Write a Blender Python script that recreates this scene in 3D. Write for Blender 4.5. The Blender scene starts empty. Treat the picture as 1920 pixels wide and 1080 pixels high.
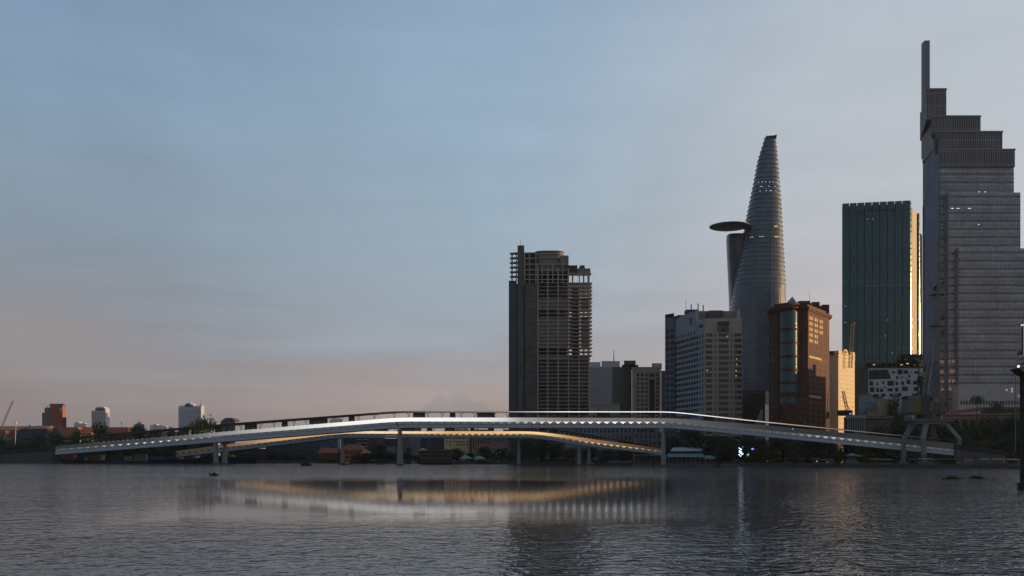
import bpy, math, random
from mathutils import Vector
R = math.radians
S = bpy.context.scene
COL = S.collection
rnd = random.Random(7)
# ------------------------------------------------------------------ camera
F = 1750.0; HY = 855.0; CH = 6.0
cam_d = bpy.data.cameras.new('camera'); cam = bpy.data.objects.new('camera', cam_d); COL.objects.link(cam)
cam.location = (0, 0, CH); cam.rotation_euler = (R(90), 0, 0)
cam_d.sensor_width = 36; cam_d.lens = 36*F/1920; cam_d.shift_y = (HY-540)/1920
cam_d.clip_start = 0.5; cam_d.clip_end = 30000
S.camera = cam
# ------------------------------------------------------------------ sky and sun
SUN_EL = 7.0; SUN_AZ = 87.0       # azimuth clockwise from +Y
W = bpy.data.worlds.new('World'); S.world = W; W.use_nodes = True
nt = W.node_tree; N = nt.nodes; L = nt.links; N.clear()
def nd(t, **k):
    n = N.new(t)
    for a, b in k.items(): setattr(n, a, b)
    return n
def wm(op, a, b=None, c=None):
    n = nd('ShaderNodeMath', operation=op)
    for i, v in enumerate((a, b, c)):
        if v is None: continue
        if isinstance(v, (int, float)): n.inputs[i].default_value = v
        else: L.new(v, n.inputs[i])
    return n.outputs[0]
def srgb(r, g, b):
    return tuple(((c/255)/12.92 if c/255 <= .04045 else ((c/255+.055)/1.055)**2.4) for c in (r, g, b))+(1,)
tc = nd('ShaderNodeTexCoord'); sep = nd('ShaderNodeSeparateXYZ'); L.new(tc.outputs['Generated'], sep.inputs[0])
X_, Y_, Z_ = sep.outputs
warp = nd('ShaderNodeTexNoise'); warp.inputs['Scale'].default_value = 2.2; warp.inputs['Detail'].default_value = 6
mp = nd('ShaderNodeMapping'); mp.inputs['Scale'].default_value = (1, 1, 5.5); mp.inputs['Rotation'].default_value = (0, R(9), 0)
L.new(tc.outputs['Generated'], mp.inputs[0]); L.new(mp.outputs[0], warp.inputs['Vector'])
zz = wm('ADD', Z_, wm('MULTIPLY', wm('SUBTRACT', warp.outputs['Fac'], .5), .16))
def ramp(stops, fac):
    r = nd('ShaderNodeValToRGB'); cr = r.color_ramp; cr.interpolation = 'B_SPLINE'
    while len(cr.elements) < len(stops): cr.elements.new(.5)
    for e, (p, c) in zip(cr.elements, stops): e.position = p; e.color = srgb(*c)
    L.new(fac, r.inputs[0]); return r.outputs[0]
zf = wm('MULTIPLY', zz, 2.0)
lft = ramp([(0, (128, 120, 120)), (.10, (142, 131, 131)), (.17, (148, 139, 140)), (.26, (136, 141, 152)), (.42, (131, 146, 161)), (.62, (128, 152, 174)), (.85, (126, 151, 178)), (1, (96, 128, 160))], zf)
mid = ramp([(0, (156, 143, 136)), (.10, (170, 156, 150)), (.18, (161, 155, 159)), (.28, (150, 160, 174)), (.42, (152, 171, 184)), (.62, (147, 169, 189)), (.85, (144, 168, 192)), (1, (115, 145, 176))], zf)
rgt = ramp([(0, (196, 172, 158)), (.12, (190, 174, 169)), (.22, (190, 181, 182)), (.36, (191, 190, 197)), (.5, (188, 193, 201)), (.68, (184, 193, 202)), (.85, (183, 193, 205)), (1, (150, 168, 190))], zf)
az = wm('ARCTAN2', X_, Y_)
azn = wm('ADD', az, wm('MULTIPLY', wm('SUBTRACT', warp.outputs['Fac'], .5), .25))
def mrange(v, a, b):
    n = nd('ShaderNodeMapRange', interpolation_type='SMOOTHSTEP'); L.new(v, n.inputs[0])
    n.inputs[1].default_value = a; n.inputs[2].default_value = b; return n.outputs[0]
def wmix(f, a, b):
    n = nd('ShaderNodeMix', data_type='RGBA')
    if isinstance(f, float): n.inputs[0].default_value = f
    else: L.new(f, n.inputs[0])
    L.new(a, n.inputs[6]); L.new(b, n.inputs[7]); return n.outputs[2]
g = wmix(mrange(azn, R(-27), R(3)), lft, mid)
g = wmix(mrange(azn, R(-2), R(22)), g, rgt)
# the eastern half of the sky, behind the camera, is already darker
back = mrange(wm('MULTIPLY', Y_, -1.0), -.35, .5)
dk = wm('SUBTRACT', 1.0, wm('MULTIPLY', back, .40))
fine = nd('ShaderNodeTexNoise'); fine.inputs['Scale'].default_value = 7; fine.inputs['Detail'].default_value = 8
L.new(mp.outputs[0], fine.inputs['Vector'])
dk = wm('MULTIPLY', dk, wm('ADD', 1.0, wm('MULTIPLY', fine.outputs['Fac'], .16)))
# broad soft veils of thin cloud, and one faint cumulus low over the river
veil = nd('ShaderNodeTexNoise'); veil.inputs['Scale'].default_value = 1.6; veil.inputs['Detail'].default_value = 7; veil.inputs['Distortion'].default_value = .6
mp2 = nd('ShaderNodeMapping'); mp2.inputs['Scale'].default_value = (2.2, 1, 1.6); mp2.inputs['Rotation'].default_value = (R(12), R(38), 0)
L.new(tc.outputs['Generated'], mp2.inputs[0]); L.new(mp2.outputs[0], veil.inputs['Vector'])
dk = wm('MULTIPLY', dk, wm('ADD', .82, wm('MULTIPLY', veil.outputs['Fac'], .38)))
bnk = nd('ShaderNodeTexNoise'); bnk.inputs['Scale'].default_value = 3.0; bnk.inputs['Detail'].default_value = 7
mp3 = nd('ShaderNodeMapping'); mp3.inputs['Scale'].default_value = (1, 1, 16); L.new(tc.outputs['Generated'], mp3.inputs[0]); L.new(mp3.outputs[0], bnk.inputs['Vector'])
low_ = mrange(Z_, .26, .10); dk = wm('MULTIPLY', dk, wm('ADD', 1.0, wm('MULTIPLY', low_, wm('MULTIPLY', wm('SUBTRACT', bnk.outputs['Fac'], .5), .30))))
cq = wm('ADD', wm('MULTIPLY', wm('DIVIDE', wm('ADD', az, R(3.8)), R(2.9)), wm('DIVIDE', wm('ADD', az, R(3.8)), R(2.9))), wm('MULTIPLY', wm('DIVIDE', wm('SUBTRACT', Z_, .034), .030), wm('DIVIDE', wm('SUBTRACT', Z_, .034), .030)))
puf = nd('ShaderNodeTexNoise'); puf.inputs['Scale'].default_value = 26; puf.inputs['Detail'].default_value = 8; L.new(tc.outputs['Generated'], puf.inputs['Vector'])
cq = wm('ADD', cq, wm('MULTIPLY', wm('SUBTRACT', puf.outputs['Fac'], .5), 3.2))
cm_ = mrange(cq, 1.2, .7); gc = nd('ShaderNodeRGB'); gc.outputs[0].default_value = srgb(132, 134, 138); g = wmix(wm('MULTIPLY', cm_, .5), g, gc.outputs[0])
vm = nd('ShaderNodeVectorMath', operation='SCALE'); L.new(g, vm.inputs[0]); L.new(dk, vm.inputs['Scale'])
sky = nd('ShaderNodeTexSky', sky_type='NISHITA', sun_disc=False); sky.sun_elevation = R(SUN_EL); sky.sun_rotation = R(SUN_AZ)
sky.air_density = 1.5; sky.dust_density = 2.5
sv = nd('ShaderNodeVectorMath', operation='SCALE'); L.new(sky.outputs[0], sv.inputs[0]); sv.inputs['Scale'].default_value = .10
tot = wmix(.92, sv.outputs[0], vm.outputs[0])
bg = nd('ShaderNodeBackground'); L.new(tot, bg.inputs[0]); bg.inputs[1].default_value = 1.0
wo = nd('ShaderNodeOutputWorld'); L.new(bg.outputs[0], wo.inputs[0])
sd = bpy.data.lights.new('sun', 'SUN'); sun = bpy.data.objects.new('sun', sd); COL.objects.link(sun)
sdir = Vector((math.sin(R(SUN_AZ))*math.cos(R(SUN_EL)), math.cos(R(SUN_AZ))*math.cos(R(SUN_EL)), math.sin(R(SUN_EL))))
sun.rotation_euler = sdir.to_track_quat('Z', 'Y').to_euler()
sd.energy = 5.0; sd.angle = R(.6); sd.color = (1, .62, .31)
S.view_settings.view_transform = 'Standard'; S.view_settings.look = 'None'; S.view_settings.exposure = 0; S.view_settings.gamma = 1
S.render.engine = 'CYCLES'
S.cycles.max_bounces = 6

# ------------------------------------------------------------------ helpers
def A(px, Y): return ((px-960)/F*Y, Y)                 # a point on the ground plan
def Zp(py, Y): return CH-(py-HY)/F*Y                   # a height
def tag(o, label=None, cat=None, group=None, kind=None):
    if label: o['label'] = label
    if cat: o['category'] = cat
    if group: o['group'] = group
    if kind: o['kind'] = kind
    return o
ORG = {}
def thing(name, loc, label, cat, group=None):
    o = bpy.data.objects.new(name, None); COL.objects.link(o); o.location = loc
    ORG[o] = Vector(loc); o.empty_display_size = .5
    return tag(o, label, cat, group)
class MB:
    def __init__(s): s.v = []; s.f = []; s.u = []
    def face(s, pts, uv=None):
        i = len(s.v); s.v += [tuple(p) for p in pts]; s.f.append(tuple(range(i, i+len(pts))))
        s.u += uv if uv else [(p[0]+p[1], p[2]) for p in pts]
    def prism(s, poly, z0, z1, cap=True, top=None):
        n = len(poly); t = top or poly; u = 0
        area = sum(poly[i][0]*poly[(i+1) % n][1]-poly[(i+1) % n][0]*poly[i][1] for i in range(n))
        if area < 0: poly = poly[::-1]; t = t[::-1]
        for i in range(n):
            a, b = poly[i], poly[(i+1) % n]; c, d = t[(i+1) % n], t[i]
            l = math.dist(a, b)
            s.face([(*a, z0), (*b, z0), (*c, z1), (*d, z1)], [(u, z0), (u+l, z0), (u+l, z1), (u, z1)]); u += l
        if cap:
            s.face([(*p, z1) for p in t]); s.face([(*p, z0) for p in poly[::-1]])
    def box(s, x0, x1, y0, y1, z0, z1):
        s.prism([(x0, y0), (x1, y0), (x1, y1), (x0, y1)], z0, z1)
    def bar(s, p, q, w, h=None, up=(0, 0, 1)):
        p = Vector(p); q = Vector(q); d = (q-p).normalized(); h = h or w
        x = d.cross(Vector(up))
        if x.length < .01: x = d.cross(Vector((1, 0, 0)))
        x.normalize(); y = x.cross(d); x *= w/2; y *= h/2
        a = [p-x-y, p+x-y, p+x+y, p-x+y]; b = [q-x-y, q+x-y, q+x+y, q-x+y]
        s.face(a); s.face(b[::-1])
        for i in range(4): j = (i+1) % 4; s.face([a[j], a[i], b[i], b[j]])
    def tube(s, p, q, r0, r1=None, n=8, cap=True):
        p = Vector(p); q = Vector(q); d = (q-p).normalized(); r1 = r0 if r1 is None else r1
        x = d.cross(Vector((0, 0, 1)))
        if x.length < .01: x = Vector((1, 0, 0))
        x.normalize(); y = x.cross(d)
        A_ = []; B_ = []
        for i in range(n):
            t = 2*math.pi*i/n; o = x*math.cos(t)+y*math.sin(t); A_.append(p+o*r0); B_.append(q+o*r1)
        for i in range(n): j = (i+1) % n; s.face([A_[j], A_[i], B_[i], B_[j]])
        if cap: s.face(A_); s.face(B_[::-1])
    def loft(s, rings, cap=True):
        n = len(rings[0])
        for a, b in zip(rings, rings[1:]):
            u = 0
            for i in range(n):
                j = (i+1) % n; l = math.dist(a[i][:2], a[j][:2])
                s.face([a[i], a[j], b[j], b[i]], [(u, a[i][2]), (u+l, a[j][2]), (u+l, b[j][2]), (u, b[i][2])]); u += l
        if cap: s.face(rings[-1]); s.face(rings[0][::-1])
    def build(s, name, mat, parent=None, smooth=False):
        o_ = ORG.get(parent, Vector((0, 0, 0))) if parent else Vector((0, 0, 0))
        m = bpy.data.meshes.new(name); m.from_pydata([Vector(v)-o_ for v in s.v], [], s.f)
        uvl = m.uv_layers.new(name='UVMap')
        fl = [c for uv in s.u for c in uv]; uvl.data.foreach_set('uv', fl)
        m.materials.append(mat)
        if smooth: m.polygons.foreach_set('use_smooth', [True]*len(m.polygons))
        m.update(); o = bpy.data.objects.new(name, m); COL.objects.link(o)
        if parent: o.parent = parent; ORG[o] = o_
        else: ORG[o] = Vector((0, 0, 0))
        return o
def top_mesh(mb, name, mat, label=None, cat=None, group=None, kind=None):
    o = mb.build(name, mat); return tag(o, label, cat, group, kind)
def copy_tree(o, parent=None):
    c = o.copy(); COL.objects.link(c)
    if parent: c.parent = parent
    for ch in list(o.children): copy_tree(ch, c)
    return c
class Fc:
    """one facade, from plan point a to b (left to right as seen from outside)"""
    def __init__(s, a, b):
        s.a = Vector(a); s.b = Vector(b); s.L = (s.b-s.a).length; s.u = (s.b-s.a)/s.L; s.n = Vector((s.u.y, -s.u.x))
        s.rz = math.atan2(s.u.y, s.u.x)
    def s_(s, px):
        k = (px-960)/F       # the point of the facade seen under this bearing
        d = s.u.x-k*s.u.y
        return (k*s.a.y-s.a.x)/d
    def p(s, t, z, out=0): q = s.a+s.u*t+s.n*out; return (q.x, q.y, z)
    def band(s, mb, t0, t1, z0, z1, out, back=0):
        a = s.a+s.u*t0+s.n*out; b = s.a+s.u*t1+s.n*out; c = s.a+s.u*t1-s.n*back; d = s.a+s.u*t0-s.n*back
        mb.prism([tuple(a), tuple(b), tuple(c), tuple(d)], z0, z1)
WM = {}; WQ = {}
def pane(root, f, t0, t1, z0, z1, mat, out=.06, name='window'):
    WQ.setdefault(root, []).append((f, t0, t1, z0, z1, mat, out, name))
def flush_windows(cap=96):
    for root, q in WQ.items():
        lit = [w for w in q if w[5].name.startswith('lit')]; oth = [w for w in q if not w[5].name.startswith('lit')]
        q = lit+oth
        for w in q[:cap]:
            f, t0, t1, z0, z1, mat, out, name = w
            key = (round(t1-t0, 2), round(z1-z0, 2), mat.name)
            if key not in WM:
                hw = (t1-t0)/2; hz = (z1-z0)/2; b = MB(); b.box(-hw, hw, -.05, .05, -hz, hz)
                m = bpy.data.meshes.new(name); m.from_pydata(b.v, [], b.f); m.uv_layers.new(name='UVMap')
                m.uv_layers[0].data.foreach_set('uv', [c for uv in b.u for c in uv]); m.materials.append(mat); WM[key] = m
            o = bpy.data.objects.new(name, WM[key]); COL.objects.link(o); o.parent = root
            o.location = Vector(f.p((t0+t1)/2, (z0+z1)/2, out-.05+.03))-ORG[root]; o.rotation_euler = (0, 0, f.rz)
        rest = {}
        for w in q[cap:]: rest.setdefault((w[5], w[7]), []).append(w)
        for (mat, nm), ws in rest.items():
            mb = MB()
            for f, t0, t1, z0, z1, mat, out, name in ws: f.band(mb, t0, t1, z0, z1, out+.03, -(out-.07))
            tag(mb.build(nm+'s', mat, root), kind='stuff')
def grid(root, f, t0, t1, z0, z1, cols, rows, fw, fh, mats, name='window', out=.06, skip=None):
    cw = (t1-t0)/cols; ch = (z1-z0)/rows
    for r_ in range(rows):
        for c in range(cols):
            if skip and skip(c, r_): continue
            m = mats if not isinstance(mats, (list, tuple)) else rnd.choice(mats)
            a = t0+cw*(c+.5-fw/2); z = z1-ch*(r_+.5+fh/2)
            pane(root, f, a, a+cw*fw, z, z+ch*fh, m, out, name)

# ------------------------------------------------------------------ materials
M = {}
def mat(name, col, rough=.8, var=.15, scale=.2, metal=0, spec=.5, bump=0, streak=False):
    if name in M: return M[name]
    m = bpy.data.materials.new(name); m.use_nodes = True; t = m.node_tree; b = t.nodes['Principled BSDF']
    b.inputs['Roughness'].default_value = rough; b.inputs['Metallic'].default_value = metal
    b.inputs['Specular IOR Level'].default_value = spec
    c = t.nodes.new('ShaderNodeTexCoord'); n = t.nodes.new('ShaderNodeTexNoise'); n.inputs['Scale'].default_value = scale; n.inputs['Detail'].default_value = 6
    if streak:
        mp_ = t.nodes.new('ShaderNodeMapping'); mp_.inputs['Scale'].default_value = (3, 3, .35)
        t.links.new(c.outputs['Object'], mp_.inputs[0]); t.links.new(mp_.outputs[0], n.inputs['Vector'])
    else: t.links.new(c.outputs['Object'], n.inputs['Vector'])
    mx = t.nodes.new('ShaderNodeMix'); mx.data_type = 'RGBA'
    mx.inputs[6].default_value = tuple(x*(1-var*1.6) for x in col)+(1,); mx.inputs[7].default_value = tuple(min(1, x*(1+var*1.6)) for x in col)+(1,)
    t.links.new(n.outputs['Fac'], mx.inputs[0]); t.links.new(mx.outputs[2], b.inputs['Base Color'])
    if bump:
        bp = t.nodes.new('ShaderNodeBump'); bp.inputs['Strength'].default_value = bump; t.links.new(n.outputs['Fac'], bp.inputs['Height']); t.links.new(bp.outputs[0], b.inputs['Normal'])
    M[name] = m; return m
def gridmat(name, c1, c2, line, sx, sz, lw=.12, rough=.2, metal=0, spec=.5, bias=0, bump=None):
    """curtain wall: panels c1/c2 with joints, laid out in metres along the facade"""
    if name in M: return M[name]
    m = bpy.data.materials.new(name); m.use_nodes = True; t = m.node_tree; b = t.nodes['Principled BSDF']
    uv = t.nodes.new('ShaderNodeUVMap'); uv.uv_map = 'UVMap'
    br = t.nodes.new('ShaderNodeTexBrick'); br.offset = 0; br.squash = 1
    br.inputs['Color1'].default_value = (*c1, 1); br.inputs['Color2'].default_value = (*c2, 1); br.inputs['Mortar'].default_value = (*line, 1)
    br.inputs['Scale'].default_value = 1; br.inputs['Mortar Size'].default_value = lw; br.inputs['Mortar Smooth'].default_value = .1
    br.inputs['Brick Width'].default_value = sx; br.inputs['Row Height'].default_value = sz; br.inputs['Bias'].default_value = bias
    t.links.new(uv.outputs[0], br.inputs['Vector']); 
    n = t.nodes.new('ShaderNodeTexNoise'); n.inputs['Scale'].default_value = .06; n.inputs['Detail'].default_value = 5
    t.links.new(uv.outputs[0], n.inputs['Vector'])
    mx = t.nodes.new('ShaderNodeMix'); mx.data_type = 'RGBA'; mx.blend_type = 'MULTIPLY'; mx.inputs[0].default_value = .6
    ad = t.nodes.new('ShaderNodeMath'); ad.operation = 'MULTIPLY_ADD'; ad.inputs[1].default_value = 1.7; ad.inputs[2].default_value = .15; t.links.new(n.outputs['Fac'], ad.inputs[0])  # tone patches in the colour; on glass they stand for patchy reflections
    t.links.new(br.outputs[0], mx.inputs[6]); t.links.new(ad.outputs[0], mx.inputs[7]); t.links.new(mx.outputs[2], b.inputs['Base Color'])
    b.inputs['Roughness'].default_value = rough; b.inputs['Metallic'].default_value = metal; b.inputs['Specular IOR Level'].default_value = spec
    # panes are never perfectly coplanar
    if bump is None: bump = rough < .4
    wn = t.nodes.new('ShaderNodeBump'); wn.inputs['Strength'].default_value = .25; wn.inputs['Distance'].default_value = .2
    t.links.new(br.outputs['Fac'], wn.inputs['Height'])
    if bump: t.links.new(wn.outputs[0], b.inputs['Normal'])
    M[name] = m; return m
def emit(name, col, s):
    if name in M: return M[name]
    m = bpy.data.materials.new(name); m.use_nodes = True; b = m.node_tree.nodes['Principled BSDF']
    b.inputs['Base Color'].default_value = (*col, 1); b.inputs['Emission Color'].default_value = (*col, 1); b.inputs['Emission Strength'].default_value = s
    M[name] = m; return m
def lampstrip(name, base, stops, rough=.5):
    """lamps along a strip: their output varies along the bridge (UV u = 0..1); stops = (u, colour)"""
    m = bpy.data.materials.new(name); m.use_nodes = True; t = m.node_tree; b = t.nodes['Principled BSDF']
    b.inputs['Base Color'].default_value = (*base, 1); b.inputs['Roughness'].default_value = rough
    uv = t.nodes.new('ShaderNodeUVMap'); uv.uv_map = 'UVMap'; sx = t.nodes.new('ShaderNodeSeparateXYZ'); t.links.new(uv.outputs[0], sx.inputs[0])
    r = t.nodes.new('ShaderNodeValToRGB'); cr = r.color_ramp
    while len(cr.elements) < len(stops): cr.elements.new(.5)
    for e, (p, c) in zip(cr.elements, stops): e.position = p/1920; e.color = (*c, 1)
    t.links.new(sx.outputs[0], r.inputs[0]); t.links.new(r.outputs[0], b.inputs['Emission Color']); b.inputs['Emission Strength'].default_value = 1
    M[name] = m; return m
def leafmat(name, col):
    m = mat(name, col, .7, .45, .6, spec=.2)
    return m
conc = mat('concrete', (.17, .165, .155), streak=True, scale=.3)
dconc = mat('dark_concrete', (.075, .078, .08), streak=True, scale=.3)
steel = mat('grey_steel', (.16, .18, .20), .5)
dsteel = mat('dark_steel', (.035, .035, .038), .5)
cream = mat('cream_plaster', (.42, .36, .27), streak=True)
white = mat('white_plaster', (.42, .43, .45), streak=True)
glass = mat('dark_glass', (.02, .035, .045), .12, .5, .5)
tglass = mat('teal_glass', (.01, .05, .055), .15, .5, .5)
bglass = mat('blue_glass', (.03, .06, .09), .18, .4, .3)
hole = mat('unlit_opening', (.015, .016, .02), .6, .4, .5)
rooft = mat('roof_tile_red', (.20, .055, .035), .8, .3, .8)
litw = emit('lit_window_warm', (1, .62, .2), .9)
litc = emit('lit_window_cool', (.75, .85, 1), 1.0)
wood = mat('trunk_bark', (.07, .055, .04), .9)

# ------------------------------------------------------------------ water, ground
def water():
    mb = MB(); xs = [-4000, 4000]; ys = [-400, 4000]
    mb.face([(xs[0], ys[0], 0), (xs[1], ys[0], 0), (xs[1], ys[1], 0), (xs[0], ys[1], 0)])
    m = bpy.data.materials.new('river_water'); m.use_nodes = True; t = m.node_tree; b = t.nodes['Principled BSDF']
    b.inputs['Base Color'].default_value = (.026, .036, .046, 1); b.inputs['Roughness'].default_value = .05; b.inputs['IOR'].default_value = 1.21
    tc_ = t.nodes.new('ShaderNodeTexCoord')
    def noise(sc, sx, sy, det, rot=0, dist=0):
        mp_ = t.nodes.new('ShaderNodeMapping'); mp_.inputs['Scale'].default_value = (sx, sy, 1); mp_.inputs['Rotation'].default_value = (0, 0, R(rot))
        n = t.nodes.new('ShaderNodeTexNoise'); n.inputs['Scale'].default_value = sc; n.inputs['Detail'].default_value = det; n.inputs['Distortion'].default_value = dist
        t.links.new(tc_.outputs['Object'], mp_.inputs[0]); t.links.new(mp_.outputs[0], n.inputs['Vector']); return n.outputs['Fac']
    def mth(op, a, b_):
        n = t.nodes.new('ShaderNodeMath'); n.operation = op
        for i, v in enumerate((a, b_)):
            if isinstance(v, (int, float)): n.inputs[i].default_value = v
            else: t.links.new(v, n.inputs[i])
        return n.outputs[0]
    big = noise(.10, .6, 1, 3, 8); midn = noise(.34, .9, 1, 1.5, -6, .4); sm = noise(1.15, 1.0, 1, 1.6, 10, .6); tiny = noise(3.2, 1.1, 1, 1, -15, .4)
    gust = noise(.012, .5, 1, 3, 0)                                 # smoother and rougher patches of the river
    gr = t.nodes.new('ShaderNodeMapRange'); gr.inputs[1].default_value = .38; gr.inputs[2].default_value = .62; gr.inputs[3].default_value = .6; gr.inputs[4].default_value = 1.2
    t.links.new(gust, gr.inputs[0])
    sx_ = t.nodes.new('ShaderNodeSeparateXYZ'); t.links.new(tc_.outputs['Object'], sx_.inputs[0])
    # sheltered, calmer water on the left; current and chop towards the right bank
    bear = mth('DIVIDE', sx_.outputs[0], mth('ADD', sx_.outputs[1], 30.0))
    ch = t.nodes.new('ShaderNodeMapRange'); ch.interpolation_type = 'SMOOTHSTEP'; ch.inputs[1].default_value = .10; ch.inputs[2].default_value = .46; ch.inputs[3].default_value = .006; ch.inputs[4].default_value = .9
    t.links.new(bear, ch.inputs[0])
    def smooth(v, a, b_, lo, hi):
        n = t.nodes.new('ShaderNodeMapRange'); n.interpolation_type = 'SMOOTHSTEP'
        for i_, q in enumerate((a, b_, lo, hi)): n.inputs[i_+1].default_value = q
        t.links.new(v, n.inputs[0]); return n.outputs[0]
    t.links.new(smooth(bear, .12, .40, 1.20, 1.55), b.inputs['IOR']); west = smooth(bear, -.25, -.40, 0, .35)
    near = smooth(sx_.outputs[1], 56, 96, .36, .0); far = smooth(sx_.outputs[1], 210, 330, 0, .5)
    amp = mth('MULTIPLY', gr.outputs[0], mth('ADD', ch.outputs[0], mth('MAXIMUM', mth('MAXIMUM', near, west), far)))
    h = mth('MULTIPLY', amp, mth('ADD', mth('ADD', mth('MULTIPLY', big, .35), mth('MULTIPLY', midn, .55)), mth('ADD', mth('MULTIPLY', sm, .42), mth('MULTIPLY', tiny, .045))))
    bp = t.nodes.new('ShaderNodeBump'); bp.inputs['Strength'].default_value = 1; bp.inputs['Distance'].default_value = 1.0
    t.links.new(h, bp.inputs['Height']); t.links.new(bp.outputs[0], b.inputs['Normal'])
    top_mesh(mb, 'river', m, kind='structure')
water()
BANK = [(-3000, 900), (-900, 850), A(0, 808), A(440, 788), A(745, 770), A(960, 686), A(1120, 608), A(1250, 577), A(1400, 544), A(1500, 517), A(1600, 488), A(1788, 460), A(1920, 430), (420, 390), (1600, 150), (4000, -100)]
def bankY(x):
    for (x0, y0), (x1, y1) in zip(BANK, BANK[1:]):
        if x0 <= x <= x1: return y0+(y1-y0)*(x-x0)/(x1-x0)
    return 900
OLD = [(960, 700), (1120, 655), (1250, 618), (1500, 556), (1600, 530), (1788, 500), (1920, 482)]
def onbank(px, Y):
    """distance for something standing so far behind the water's edge"""
    if px < 1000 or px > 1640: return Y
    for (x0, y0), (x1, y1) in zip(OLD, OLD[1:]):
        if x0 <= px <= x1: o = y0+(y1-y0)*(px-x0)/(x1-x0)
    y = o
    for _ in range(8): y = bankY(A(px, y)[0])
    return y+4+(Y-o)*.6
def ground():
    mb = MB(); GZ = 1.6
    for (x0, y0), (x1, y1) in zip(BANK, BANK[1:]):
        mb.face([(x0, y0, GZ), (x1, y1, GZ), (x1*2.2, 12000, GZ), (x0*2.2, 12000, GZ)])
        mb.face([(x0, y0, -2), (x1, y1, -2), (x1, y1, GZ), (x0, y0, GZ)])
    top_mesh(mb, 'ground', mat('bank_ground', (.045, .045, .04), .95, .3, .05), kind='structure')
    q = MB()
    for (x0, y0), (x1, y1) in zip(BANK, BANK[1:]):
        q.prism([(x0, y0-.6), (x1, y1-.6), (x1, y1+1.2), (x0, y0+1.2)], -1, GZ+.5)
    top_mesh(q, 'quay_wall', mat('quay_stone', (.07, .068, .062), .9, .4, .4), 'low dark stone quay wall running along the whole far river bank', 'quay wall')
ground()
GZ = 1.6

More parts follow.
